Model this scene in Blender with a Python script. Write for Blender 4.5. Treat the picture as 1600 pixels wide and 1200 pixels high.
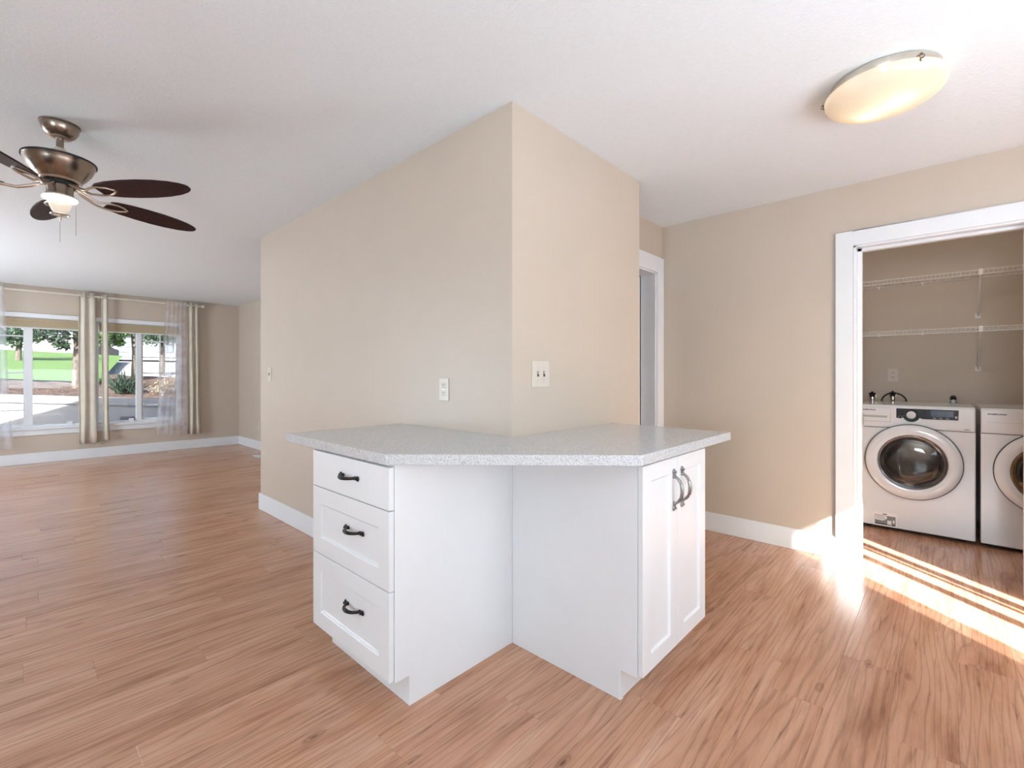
import bpy, bmesh, math, random
from mathutils import Vector, Matrix
random.seed(7)
PI = math.pi
S = bpy.context.scene
COL = S.collection
for o in list(bpy.data.objects):
    bpy.data.objects.remove(o, do_unlink=True)

# ------------------------------------------------------------------ camera
CAM_ANG = math.radians(42.9264)
cd = bpy.data.cameras.new('camera'); cam = bpy.data.objects.new('camera', cd); COL.objects.link(cam)
cd.sensor_fit = 'HORIZONTAL'; cd.sensor_width = 36.0
cd.lens = 727.95 / 1600 * 36.0
cd.shift_y = -12.64 / 1600
cd.clip_start = 0.05; cd.clip_end = 300
cam.location = (-1.5371, -1.4285, 1.2007)
cam.rotation_euler = (PI/2, 0, CAM_ANG - PI/2)
S.camera = cam

# ------------------------------------------------------------------ world, sun, added fill
w = bpy.data.worlds.new('world'); S.world = w; w.use_nodes = True
nt = w.node_tree; nt.nodes.clear()
wo = nt.nodes.new('ShaderNodeOutputWorld'); bg = nt.nodes.new('ShaderNodeBackground')
sky = nt.nodes.new('ShaderNodeTexSky'); sky.sky_type = 'NISHITA'; sky.sun_disc = False
sky.sun_elevation = math.radians(27.8); sky.sun_rotation = math.radians(219.3)
sky.air_density = 1.0; sky.dust_density = 2.5; sky.ozone_density = 1.0
nt.links.new(sky.outputs[0], bg.inputs[0]); bg.inputs[1].default_value = 0.9
nt.links.new(bg.outputs[0], wo.inputs[0])

SUN_E = math.radians(27.8)
sd = Vector((0.633*math.cos(SUN_E), 0.774*math.cos(SUN_E), -math.sin(SUN_E)))
sl = bpy.data.lights.new('sun', 'SUN'); sl.energy = 48.0; sl.angle = math.radians(0.5); sl.color = (1.0, 0.97, 0.94)
so = bpy.data.objects.new('sun', sl); COL.objects.link(so)
so.rotation_euler = sd.to_track_quat('-Z', 'Y').to_euler(); so.location = (-6, -10, 9)

def area_light(name, loc, direction, sx, sy, power, color):
    l = bpy.data.lights.new(name, 'AREA'); l.shape = 'RECTANGLE'; l.size = sx; l.size_y = sy
    l.energy = power; l.color = color
    o = bpy.data.objects.new(name, l); COL.objects.link(o); o.location = loc
    o.rotation_euler = Vector(direction).to_track_quat('-Z', 'Z').to_euler()
    return o
# added fill lights near the patio door and west windows, tilted up to brighten
area_light('patio_fill', (-0.7, -3.12, 1.25), (0, 1, 1.4), 2.9, 1.4, 90, (0.74, 0.88, 1.0))
area_light('west_fill', (-4.82, -1.75, 1.45), (1, 0, 1.0), 1.6, 1.05, 158, (0.80, 0.91, 1.0))
area_light('west_living_fill', (-4.82, 5.3, 1.3), (1, 0, 1.0), 2.6, 1.4, 300, (0.80, 0.91, 1.0))

S.view_settings.view_transform = 'Standard'; S.view_settings.look = 'None'
S.view_settings.gamma = 1.0; S.view_settings.use_curve_mapping = False
S.view_settings.exposure = 0.12

# ------------------------------------------------------------------ materials
def nmat(name):
    m = bpy.data.materials.new(name); m.use_nodes = True
    n = m.node_tree; b = n.nodes['Principled BSDF']
    return m, n, b
def tex(n, kind, scale, detail=2, rough=0.5, coord='Object', vec=None):
    t = n.nodes.new(kind); t.inputs['Scale'].default_value = scale
    if kind == 'ShaderNodeTexNoise':
        t.inputs['Detail'].default_value = detail; t.inputs['Roughness'].default_value = rough
    if vec is None:
        c = n.nodes.new('ShaderNodeNewGeometry'); vec = c.outputs['Position']
    n.links.new(vec, t.inputs['Vector'])
    return t
def ramp(n, src, stops):
    r = n.nodes.new('ShaderNodeValToRGB'); e = r.color_ramp.elements
    while len(e) < len(stops): e.new(0.5)
    for el, (p, c) in zip(e, stops): el.position = p; el.color = (*c, 1)
    n.links.new(src, r.inputs[0]); return r
def bump(n, b, src, strength, dist):
    u = n.nodes.new('ShaderNodeBump'); u.inputs['Strength'].default_value = strength; u.inputs['Distance'].default_value = dist
    n.links.new(src, u.inputs['Height']); n.links.new(u.outputs[0], b.inputs['Normal'])
def plain(name, col, rough=0.5, metal=0.0, var=0.04, scale=30, bmp=0.0, bscale=300, bdist=0.001, spec=0.5, coat=0.0):
    m, n, b = nmat(name)
    t = tex(n, 'ShaderNodeTexNoise', scale, 3)
    lo = tuple(c*(1-var) for c in col); hi = tuple(min(1, c*(1+var)) for c in col)
    r = ramp(n, t.outputs['Fac'], [(0.3, lo), (0.7, hi)])
    n.links.new(r.outputs[0], b.inputs['Base Color'])
    b.inputs['Roughness'].default_value = rough; b.inputs['Metallic'].default_value = metal
    b.inputs['Specular IOR Level'].default_value = spec
    b.inputs['Coat Weight'].default_value = coat
    if bmp:
        t2 = tex(n, 'ShaderNodeTexNoise', bscale, 2); bump(n, b, t2.outputs['Fac'], bmp, bdist)
    return m
def emit(name, col, strength):
    m, n, b = nmat(name)
    b.inputs['Base Color'].default_value = (*col, 1)
    b.inputs['Emission Color'].default_value = (*col, 1); b.inputs['Emission Strength'].default_value = strength
    return m

M = {}
M['wall'] = plain('beige_wall_paint', (0.53, 0.45, 0.372), 0.42, var=0.012, scale=4, bmp=0.12, bscale=220, bdist=0.002)
M['laundry_wall'] = plain('laundry_wall_paint', (0.53, 0.45, 0.372), 0.5, var=0.012, scale=4, bmp=0.12, bscale=220, bdist=0.002)
M['ceiling'] = plain('textured_white_ceiling', (0.76, 0.80, 0.83), 0.8, var=0.015, scale=60, bmp=0.35, bscale=110, bdist=0.004)
M['trim'] = plain('white_trim_paint', (0.735, 0.75, 0.775), 0.32, var=0.01, scale=8)
M['cabinet'] = plain('white_cabinet_paint', (0.74, 0.745, 0.76), 0.34, var=0.01, scale=8)
M['gap'] = plain('dark_gap', (0.03, 0.03, 0.03), 0.8)
M['floor_seam'] = plain('dark_brown_seam', (0.10, 0.055, 0.035), 0.8)
M['pewter'] = plain('pewter_metal', (0.30, 0.29, 0.28), 0.32, metal=0.9, var=0.15, scale=150)
M['iron'] = plain('dark_bronze_iron', (0.028, 0.025, 0.024), 0.36, metal=0.7, var=0.2, scale=200)
M['plate'] = plain('almond_plastic', (0.61, 0.545, 0.475), 0.35, var=0.01)
M['slot'] = plain('dark_slot', (0.05, 0.045, 0.04), 0.6)
M['nickel'] = plain('brushed_antique_nickel', (0.30, 0.245, 0.20), 0.27, metal=1.0, var=0.12, scale=25)
M['nickel_light'] = plain('satin_nickel', (0.62, 0.57, 0.50), 0.28, metal=1.0, var=0.06, scale=40)
M['dark_metal'] = plain('dark_motor_metal', (0.03, 0.03, 0.03), 0.4, metal=0.6)
M['appliance'] = plain('white_enamel', (0.73, 0.755, 0.78), 0.16, var=0.005, scale=5, coat=0.3)
M['black_gloss'] = plain('black_gloss_plastic', (0.008, 0.008, 0.010), 0.3, spec=0.25)
M['screen'] = plain('blue_black_display', (0.012, 0.016, 0.04), 0.2, var=0.5, scale=90)
M['grey_plastic'] = plain('grey_plastic', (0.42, 0.42, 0.42), 0.35)
M['rim_metal'] = plain('dark_chrome', (0.16, 0.16, 0.17), 0.18, metal=0.9)
M['rubber'] = plain('black_rubber', (0.02, 0.02, 0.02), 0.7)
M['chrome'] = plain('chrome', (0.75, 0.74, 0.73), 0.12, metal=1.0, var=0.03)
M['steel'] = plain('drum_steel', (0.62, 0.58, 0.55), 0.3, metal=1.0, var=0.15, scale=18)
M['wire'] = plain('white_coated_wire', (0.78, 0.77, 0.75), 0.4)
M['brass'] = plain('aged_brass', (0.30, 0.22, 0.13), 0.4, metal=0.9, var=0.2, scale=60)
M['letter'] = plain('dark_grey_print', (0.06, 0.06, 0.07), 0.4)
M['grey_print'] = plain('grey_print', (0.22, 0.22, 0.22), 0.5, var=0.5, scale=220)
M['white_print'] = plain('white_print', (0.8, 0.8, 0.8), 0.5)
M['rod'] = plain('cream_rod', (0.66, 0.60, 0.52), 0.35)
M['drape'] = None
M['shade'] = plain('tan_woven_shade', (0.42, 0.34, 0.22), 0.8, var=0.15, scale=120, bmp=0.3, bscale=400)
M['concrete'] = plain('pale_concrete', (0.56, 0.56, 0.57), 0.85, var=0.1, scale=3, bmp=0.3, bscale=60, bdist=0.004)
M['asphalt'] = plain('pale_road', (0.50, 0.50, 0.52), 0.9, var=0.08, scale=2)
M['bark'] = plain('bark_mulch', (0.16, 0.105, 0.08), 0.95, var=0.7, scale=9, bmp=1.0, bscale=30, bdist=0.05)
M['grass'] = plain('lawn_grass', (0.15, 0.27, 0.075), 0.9, var=0.25, scale=14, bmp=0.8, bscale=60, bdist=0.03)
M['leaf'] = plain('green_leaf', (0.075, 0.17, 0.04), 0.4, var=0.6, scale=6)
M['leaf_dark'] = plain('dark_green_leaf', (0.035, 0.075, 0.035), 0.45, var=0.6, scale=6)
M['agave'] = plain('blue_green_blade', (0.035, 0.065, 0.042), 0.5, var=0.3, scale=20)
M['trunk'] = plain('tree_bark', (0.16, 0.13, 0.11), 0.9, var=0.4, scale=20, bmp=0.8, bscale=40, bdist=0.02)
M['drygrass'] = plain('dry_grass', (0.34, 0.27, 0.17), 0.9, var=0.4, scale=30)
M['housewhite'] = plain('white_siding', (0.66, 0.66, 0.67), 0.8, var=0.03)
M['housegrey'] = plain('blue_grey_siding', (0.22, 0.25, 0.30), 0.8, var=0.05)
M['roof'] = plain('grey_shingle', (0.20, 0.20, 0.22), 0.9, var=0.3, scale=8)
M['carpaint'] = plain('dark_car_paint', (0.03, 0.03, 0.035), 0.25)
M['blind'] = plain('white_vinyl_slat', (0.75, 0.74, 0.72), 0.5)

# blades: very dark mahogany
def wood_dark():
    m, n, b = nmat('dark_mahogany_blade')
    t = tex(n, 'ShaderNodeTexNoise', 60, 4)
    r = ramp(n, t.outputs['Fac'], [(0.3, (0.012, 0.003, 0.004)), (0.7, (0.032, 0.009, 0.010))])
    n.links.new(r.outputs[0], b.inputs['Base Color']); b.inputs['Roughness'].default_value = 0.45; b.inputs['Specular IOR Level'].default_value = 0.25
    return m
M['blade'] = wood_dark()

def wood_floor():
    m, n, b = nmat('brown_plank_wood')
    geo = n.nodes.new('ShaderNodeNewGeometry'); oi = n.nodes.new('ShaderNodeObjectInfo')
    mul = n.nodes.new('ShaderNodeVectorMath'); mul.operation = 'SCALE'; mul.inputs['Scale'].default_value = 37.0
    comb = n.nodes.new('ShaderNodeCombineXYZ')
    for k in range(3): n.links.new(oi.outputs['Random'], comb.inputs[k])
    n.links.new(comb.outputs[0], mul.inputs[0])
    add = n.nodes.new('ShaderNodeVectorMath'); add.operation = 'ADD'
    n.links.new(geo.outputs['Position'], add.inputs[0]); n.links.new(mul.outputs[0], add.inputs[1])
    def stretched(sx, sy):
        mp = n.nodes.new('ShaderNodeMapping'); mp.inputs['Scale'].default_value = (sx, sy, 1)
        n.links.new(add.outputs[0], mp.inputs['Vector']); return mp.outputs[0]
    fine = tex(n, 'ShaderNodeTexNoise', 1.0, 8, 0.68, vec=stretched(3.4, 70)); fine.inputs['Distortion'].default_value = 0.5
    broad = tex(n, 'ShaderNodeTexNoise', 1.0, 4, 0.6, vec=stretched(1.5, 9))
    # growth rings: a distorted wave, bands across the plank
    wav = n.nodes.new('ShaderNodeTexWave'); wav.wave_type = 'BANDS'; wav.bands_direction = 'Y'
    wav.inputs['Scale'].default_value = 1.0; wav.inputs['Distortion'].default_value = 24.0
    wav.inputs['Detail'].default_value = 2.0; wav.inputs['Detail Scale'].default_value = 0.6
    n.links.new(stretched(1.1, 10), wav.inputs['Vector'])
    vor = n.nodes.new('ShaderNodeTexVoronoi'); vor.inputs['Scale'].default_value = 1.0
    n.links.new(stretched(2.6, 7.0), vor.inputs['Vector'])
    knot = ramp(n, vor.outputs['Distance'], [(0.0, (0.18, 0.15, 0.14)), (0.04, (0.50, 0.45, 0.42)), (0.06, (0.85, 0.82, 0.80)), (0.085, (0.66, 0.62, 0.60)), (0.13, (1, 1, 1))])
    c1 = ramp(n, broad.outputs['Fac'], [(0.24, (0.30, 0.125, 0.066)), (0.42, (0.49, 0.250, 0.150)), (0.72, (0.61, 0.355, 0.235))])
    c2 = ramp(n, fine.outputs['Fac'], [(0.30, (0.42, 0.36, 0.33)), (0.40, (0.84, 0.81, 0.79)), (0.50, (1.0, 1.0, 1.0)), (0.7, (1.10, 1.10, 1.10))])
    c3 = ramp(n, wav.outputs['Fac'], [(0.0, (0.66, 0.62, 0.60)), (0.16, (1, 1, 1)), (1.0, (1.04, 1.04, 1.04))])
    def mult(a_, b_, fac):
        x = n.nodes.new('ShaderNodeMix'); x.data_type = 'RGBA'; x.blend_type = 'MULTIPLY'; x.inputs['Factor'].default_value = fac
        n.links.new(a_, x.inputs['A']); n.links.new(b_, x.inputs['B']); return x.outputs['Result']
    c = mult(c1.outputs[0], c2.outputs[0], 0.85)
    c = mult(c, c3.outputs[0], 0.55)
    c = mult(c, knot.outputs[0], 0.9)
    tint = ramp(n, oi.outputs['Random'], [(0.0, (0.96, 0.955, 0.95)), (1.0, (1.03, 1.03, 1.03))])
    c = mult(c, tint.outputs[0], 1.0)
    n.links.new(c, b.inputs['Base Color'])
    b.inputs['Roughness'].default_value = 0.23; b.inputs['Specular IOR Level'].default_value = 0.42
    bump(n, b, fine.outputs['Fac'], 0.10, 0.002)
    return m
M['floor'] = wood_floor()

def quartz():
    m, n, b = nmat('speckled_grey_quartz')
    v = tex(n, 'ShaderNodeTexVoronoi', 560)
    v2 = tex(n, 'ShaderNodeTexNoise', 420, 2)
    sc = n.nodes.new('ShaderNodeSeparateColor'); n.links.new(v.outputs['Color'], sc.inputs[0])
    r1 = ramp(n, sc.outputs[0], [(0.0, (0.14, 0.145, 0.16)), (0.09, (0.30, 0.30, 0.32)), (0.13, (0.50, 0.505, 0.515)), (0.45, (0.60, 0.605, 0.61)), (1.0, (0.69, 0.695, 0.695))])
    r2 = ramp(n, v2.outputs['Fac'], [(0.35, (0.80, 0.80, 0.82)), (0.6, (1, 1, 1))])
    x = n.nodes.new('ShaderNodeMix'); x.data_type = 'RGBA'; x.blend_type = 'MULTIPLY'; x.inputs['Factor'].default_value = 0.8
    n.links.new(r1.outputs[0], x.inputs['A']); n.links.new(r2.outputs[0], x.inputs['B'])
    n.links.new(x.outputs['Result'], b.inputs['Base Color'])
    b.inputs['Roughness'].default_value = 0.16
    return m
M['quartz'] = quartz()

def cloth(name, col, alpha, transl, col2=None):
    m, n, b = nmat(name); n.nodes.remove(b)
    out = n.nodes['Material Output']
    d = n.nodes.new('ShaderNodeBsdfDiffuse'); t = n.nodes.new('ShaderNodeBsdfTranslucent'); tr = n.nodes.new('ShaderNodeBsdfTransparent')
    nz = tex(n, 'ShaderNodeTexNoise', 9, 3)
    r = ramp(n, nz.outputs['Fac'], [(0.35, col2 or tuple(c*0.94 for c in col)), (0.62, col)])
    n.links.new(r.outputs[0], d.inputs[0]); n.links.new(r.outputs[0], t.inputs[0])
    m1 = n.nodes.new('ShaderNodeMixShader'); m1.inputs[0].default_value = transl
    n.links.new(d.outputs[0], m1.inputs[1]); n.links.new(t.outputs[0], m1.inputs[2])
    m2 = n.nodes.new('ShaderNodeMixShader'); m2.inputs[0].default_value = alpha
    n.links.new(tr.outputs[0], m2.inputs[1]); n.links.new(m1.outputs[0], m2.inputs[2])
    n.links.new(m2.outputs[0], out.inputs['Surface'])
    return m
M['drape'] = cloth('cream_drape', (0.83, 0.77, 0.67), 1.0, 0.35)
M['sheer'] = cloth('sheer_mauve', (0.88, 0.85, 0.87), 0.42, 0.6, (0.70, 0.62, 0.63))
M['sheer_white'] = cloth('sheer_white', (0.88, 0.88, 0.90), 0.42, 0.6, (0.74, 0.74, 0.82))
M['screen_mesh'] = cloth('insect_screen', (0.25, 0.25, 0.25), 0.55, 0.0)

def pane_mat(name, tint=(1, 1, 1)):
    m, n, b = nmat(name); n.nodes.remove(b); out = n.nodes['Material Output']
    tr = n.nodes.new('ShaderNodeBsdfTransparent'); tr.inputs[0].default_value = (*tint, 1)
    g = n.nodes.new('ShaderNodeBsdfGlossy'); g.inputs['Roughness'].default_value = 0.02
    lw = n.nodes.new('ShaderNodeLayerWeight'); lw.inputs[0].default_value = 0.5
    pw = n.nodes.new('ShaderNodeMath'); pw.operation = 'POWER'; pw.inputs[1].default_value = 5.0; n.links.new(lw.outputs['Facing'], pw.inputs[0])
    f = n.nodes.new('ShaderNodeMath'); f.operation = 'MULTIPLY_ADD'; f.inputs[1].default_value = 0.9; f.inputs[2].default_value = 0.04; n.links.new(pw.outputs[0], f.inputs[0])
    x = n.nodes.new('ShaderNodeMixShader')
    n.links.new(f.outputs[0], x.inputs[0]); n.links.new(tr.outputs[0], x.inputs[1]); n.links.new(g.outputs[0], x.inputs[2])
    n.links.new(x.outputs[0], out.inputs['Surface']); return m
M['pane'] = pane_mat('window_glass', (0.97, 0.98, 0.98))
M['dimmed_screen_pane'] = pane_mat('dimmed_screen_glass', (0.52, 0.53, 0.535))  # screen tint darkened to hold down the outdoor brightness
M['door_glass'] = pane_mat('washer_door_glass', (0.68, 0.66, 0.64))

def lamp_glass(name, col, transl):
    m, n, b = nmat(name); n.nodes.remove(b); out = n.nodes['Material Output']
    d = n.nodes.new('ShaderNodeBsdfDiffuse'); t = n.nodes.new('ShaderNodeBsdfTranslucent'); g = n.nodes.new('ShaderNodeBsdfGlossy')
    nz = tex(n, 'ShaderNodeTexNoise', 7, 3)
    r = ramp(n, nz.outputs['Fac'], [(0.35, tuple(c*0.93 for c in col)), (0.65, col)])
    n.links.new(r.outputs[0], d.inputs[0]); n.links.new(r.outputs[0], t.inputs[0]); g.inputs['Roughness'].default_value = 0.1
    a_ = n.nodes.new('ShaderNodeMixShader'); a_.inputs[0].default_value = transl
    n.links.new(d.outputs[0], a_.inputs[1]); n.links.new(t.outputs[0], a_.inputs[2])
    c_ = n.nodes.new('ShaderNodeMixShader'); c_.inputs[0].default_value = 0.05
    n.links.new(a_.outputs[0], c_.inputs[1]); n.links.new(g.outputs[0], c_.inputs[2])
    n.links.new(c_.outputs[0], out.inputs['Surface']); return m
M['alabaster'] = lamp_glass('alabaster_glass', (0.92, 0.84, 0.72), 0.55)
M['frosted'] = lamp_glass('frosted_glass', (0.9, 0.86, 0.78), 0.5)
M['bulb'] = emit('lit_bulb', (1.0, 0.86, 0.66), 10.0)
M['bead'] = emit('lit_crystal_bead', (1.0, 0.93, 0.90), 5.0)

# ------------------------------------------------------------------ mesh helpers
class MB:
    def __init__(s): s.v = []; s.f = []
    def add(s, vs, fs):
        k = len(s.v); s.v += [tuple(v) for v in vs]; s.f += [tuple(i+k for i in f) for f in fs]; return s
    def box(s, x0, x1, y0, y1, z0, z1):
        x0, x1 = sorted((x0, x1)); y0, y1 = sorted((y0, y1)); z0, z1 = sorted((z0, z1))
        return s.add([(x0,y0,z0),(x1,y0,z0),(x1,y1,z0),(x0,y1,z0),(x0,y0,z1),(x1,y0,z1),(x1,y1,z1),(x0,y1,z1)],
                     [(3,2,1,0),(4,5,6,7),(0,1,5,4),(1,2,6,5),(2,3,7,6),(3,0,4,7)])
    def prism(s, poly, lo, hi, axis=2):
        n = len(poly)
        def mk(p, h):
            return (p[0], p[1], h) if axis == 2 else ((h, p[0], p[1]) if axis == 0 else (p[0], h, p[1]))
        return s.add([mk(p, lo) for p in poly]+[mk(p, hi) for p in poly],
                     [tuple(range(n))[::-1], tuple(range(n, 2*n))]+[(i, (i+1) % n, n+(i+1) % n, n+i) for i in range(n)])
    def lathe(s, prof, c, n=32, axis='z', caps=True):
        """profile of (radius, height) turned about an axis through c"""
        vs = []; fs = []
        for r, h in prof:
            for k in range(n):
                a = 2*PI*k/n; u, v_ = r*math.cos(a), r*math.sin(a)
                vs.append((c[0]+u, c[1]+v_, c[2]+h) if axis == 'z' else ((c[0]+h, c[1]+u, c[2]+v_) if axis == 'x' else (c[0]+v_, c[1]+h, c[2]+u)))
        for j in range(len(prof)-1):
            for k in range(n):
                fs.append((j*n+k, j*n+(k+1) % n, (j+1)*n+(k+1) % n, (j+1)*n+k))
        if caps:
            if prof[0][0] > 1e-6: fs.append(tuple(range(n))[::-1])
            if prof[-1][0] > 1e-6: fs.append(tuple(range((len(prof)-1)*n, len(prof)*n)))
        return s.add(vs, fs)
    def tube(s, pts, rad, n=8, closed=False):
        pts = [Vector(p) for p in pts]; m = len(pts)
        if not hasattr(rad, '__len__'): rad = [rad]*m
        vs = []; up = Vector((0, 0, 1))
        for i, p in enumerate(pts):
            a = pts[(i-1) % m] if (closed or i > 0) else p; b = pts[(i+1) % m] if (closed or i < m-1) else p
            t = (b-a).normalized(); r = up if abs(t.z) < 0.9 else Vector((1, 0, 0))
            e1 = t.cross(r).normalized(); e2 = t.cross(e1).normalized()
            for k in range(n):
                q = p + rad[i]*(math.cos(2*PI*k/n)*e1 + math.sin(2*PI*k/n)*e2); vs.append(tuple(q))
        fs = []
        for i in range(m if closed else m-1):
            j = (i+1) % m
            for k in range(n): fs.append((i*n+k, i*n+(k+1) % n, j*n+(k+1) % n, j*n+k))
        if not closed: fs += [tuple(range(n))[::-1], tuple(range((m-1)*n, m*n))]
        return s.add(vs, fs)
    def ball(s, c, r, n=10, sq=(1, 1, 1)):
        m = max(4, n//2); prof = [(math.sin(PI*i/m), -math.cos(PI*i/m)) for i in range(m+1)]
        vs = []; fs = []
        for rr, h in prof:
            for k in range(n):
                vs.append((c[0]+r*sq[0]*rr*math.cos(2*PI*k/n), c[1]+r*sq[1]*rr*math.sin(2*PI*k/n), c[2]+r*sq[2]*h))
        for j in range(m):
            for k in range(n): fs.append((j*n+k, j*n+(k+1) % n, (j+1)*n+(k+1) % n, (j+1)*n+k))
        return s.add(vs, fs)
    def build(s, name, mat, parent=None, bevel=0, seg=2, smooth=None, org=None):
        o0 = ORG.get(parent.name, Vector((0, 0, 0))) if parent else (Vector(org) if org else None)
        if o0 is None:
            xs = [v[0] for v in s.v]; ys = [v[1] for v in s.v]; zs = [v[2] for v in s.v]
            o0 = Vector(((min(xs)+max(xs))/2, (min(ys)+max(ys))/2, min(zs)))
        me = bpy.data.meshes.new(name)
        me.from_pydata([(v[0]-o0.x, v[1]-o0.y, v[2]-o0.z) for v in s.v], [], s.f)
        bm = bmesh.new(); bm.from_mesh(me)
        bmesh.ops.remove_doubles(bm, verts=bm.verts, dist=1e-6)
        bmesh.ops.recalc_face_normals(bm, faces=bm.faces)
        if bevel:
            bmesh.ops.bevel(bm, geom=[e for e in bm.edges if len(e.link_faces) == 2 and e.calc_face_angle(0) > 0.5], offset=bevel, segments=seg, profile=0.5, affect='EDGES', clamp_overlap=True)
        bm.to_mesh(me); bm.free()
        if smooth is None: smooth = False
        if smooth:
            for p in me.polygons: p.use_smooth = True
            me.set_sharp_from_angle(angle=math.radians(40))
        if isinstance(mat, str): mat = M[mat]
        me.materials.append(mat)
        o = bpy.data.objects.new(name, me); COL.objects.link(o)
        if parent: o.parent = parent
        else: o.location = o0
        ORG[o.name] = o0
        return o
ORG = {}
def thing(name, label, cat, loc, group=None):
    o = bpy.data.objects.new(name, None); COL.objects.link(o); o.location = loc; o.empty_display_size = 0.1
    ORG[o.name] = Vector(loc)
    return tag(o, label, cat, group)
def tag(o, label, cat, group=None):
    o['label'] = label; o['category'] = cat
    if group: o['group'] = group
    return o
def struct(o, label=None):
    o['kind'] = 'structure'
    if label: o['label'] = label
    return o
def stuff(o): o['kind'] = 'stuff'; return o
def B(*a): return MB().box(*a)

def slab_with_holes(axis, lo, hi, u0, u1, z0, z1, holes):
    """wall slab between lo and hi on its normal axis, spanning u0..u1; holes are (u0,u1,z0,z1)"""
    m = MB()
    def bx(a, b, c, d):
        if b-a < 1e-6 or d-c < 1e-6: return
        if axis == 'x': m.box(lo, hi, a, b, c, d)
        else: m.box(a, b, lo, hi, c, d)
    cur = u0
    for (a, b, c, d) in sorted(holes):
        bx(cur, a, z0, z1); bx(a, b, z0, c); bx(a, b, d, z1); cur = b
    bx(cur, u1, z0, z1); return m

def text_mesh(name, body, size, origin, xdir, ydir, mat, parent, extrude=0.0006, spacing=1.0, bold=0.0, width=None):
    c = bpy.data.curves.new(name, 'FONT'); c.body = body; c.size = size; c.extrude = extrude; c.space_character = spacing; c.offset = bold
    t = bpy.data.objects.new(name+'_src', c); COL.objects.link(t)
    bpy.context.view_layer.update()
    dg = bpy.context.evaluated_depsgraph_get()
    me = bpy.data.meshes.new_from_object(t.evaluated_get(dg))
    bpy.data.objects.remove(t, do_unlink=True); bpy.data.curves.remove(c)
    xd = Vector(xdir).normalized(); yd = Vector(ydir).normalized(); zd = xd.cross(yd)
    w_ = max(v.co.x for v in me.vertices) - min(v.co.x for v in me.vertices)
    sx = (width / w_) if width else 1.0
    o0 = ORG[parent.name]
    for v in me.vertices:
        p = Vector(origin) + xd*v.co.x*sx + yd*v.co.y + zd*v.co.z - o0; v.co = p
    me.materials.clear(); me.materials.append(M[mat] if isinstance(mat, str) else mat)
    o = bpy.data.objects.new(name, me); COL.objects.link(o); o.parent = parent; ORG[o.name] = o0
    return o

# ------------------------------------------------------------------ dimensions (metres)
CH = 2.44            # ceiling height
YL = 3.105           # far end of the partition
XR = 1.19            # end of the short partition face
XF, YF = 1.2124, 7.734
XL, YH = 2.1647, 0.3033
XB = 4.0             # back wall of the laundry
WX, SY = -5.0, -3.3  # west and south walls

# ------------------------------------------------------------------ structure
floor = struct(B(WX-0.1, XB+0.1, SY-0.1, YF+0.1, -0.12, -0.008).build('floor', M['floor_seam'], org=(0, 0, -0.12)), 'brown wood plank floor')
# planks: alike pieces share mesh data, running along x
PW, PLEN = 0.178, 1.22
plank_cache = {}
def plank_mesh(L, W):
    key = (round(L, 3), round(W, 3))
    if key not in plank_cache:
        g = 0.0002; e = 0.0007; t = 0.0075
        x0, x1, y0, y1 = g, L-g, g, W-g
        vs = [(x0, y0, 0), (x1, y0, 0), (x1, y1, 0), (x0, y1, 0), (x0, y0, t-e), (x1, y0, t-e), (x1, y1, t-e), (x0, y1, t-e),
              (x0+e, y0+e, t), (x1-e, y0+e, t), (x1-e, y1-e, t), (x0+e, y1-e, t)]
        fs = [(0, 1, 5, 4), (1, 2, 6, 5), (2, 3, 7, 6), (3, 0, 4, 7), (4, 5, 9, 8), (5, 6, 10, 9), (6, 7, 11, 10), (7, 4, 8, 11), (8, 9, 10, 11)]
        me = bpy.data.meshes.new('plank'); me.from_pydata(vs, [], fs); me.materials.append(M['floor']); plank_cache[key] = me
    return plank_cache[key]
rest = MB()
def lay(x0, x1, y0, y1):
    x0 = max(x0, WX); x1 = min(x1, XB)
    if x1-x0 < 0.03: return
    if x1 > -2.4 and not (0.13 < x0 and x1 < 1.19 and y0 > 0.13 and y1 < 3.0):
        o = bpy.data.objects.new('plank', plank_mesh(x1-x0, y1-y0)); COL.objects.link(o)
        o.parent = floor; o.location = (x0, y0, -0.0075+0.12)
    else:
        rest.box(x0+0.0005, x1-0.0005, y0+0.0005, y1-0.0005, -0.0075, 0)
y = -1.64 - 10*PW
rng = random.Random(3)
row = 0
while y < YF - 0.005:
    y1 = min(y+PW, YF)
    ya = max(y, SY)
    if y1 > ya+0.01:
        off = rng.random()*PLEN
        if row == 10: off = (1.166 - WX) % PLEN
        xmax = XB if y < YH else XF
        xx = WX + off - PLEN
        if y1 > 0.42: xlim = 0.0 if y1 < YL else XF
        elif y > 0: xlim = XL
        else: xlim = XB
        while xx < xlim:
            a, b = max(xx, WX), min(xx+PLEN, xlim)
            lay(a, b, ya, y1); xx += PLEN
    y += PW; row += 1
if rest.v: stuff(rest.build('plank_field', M['floor'], floor))

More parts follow.
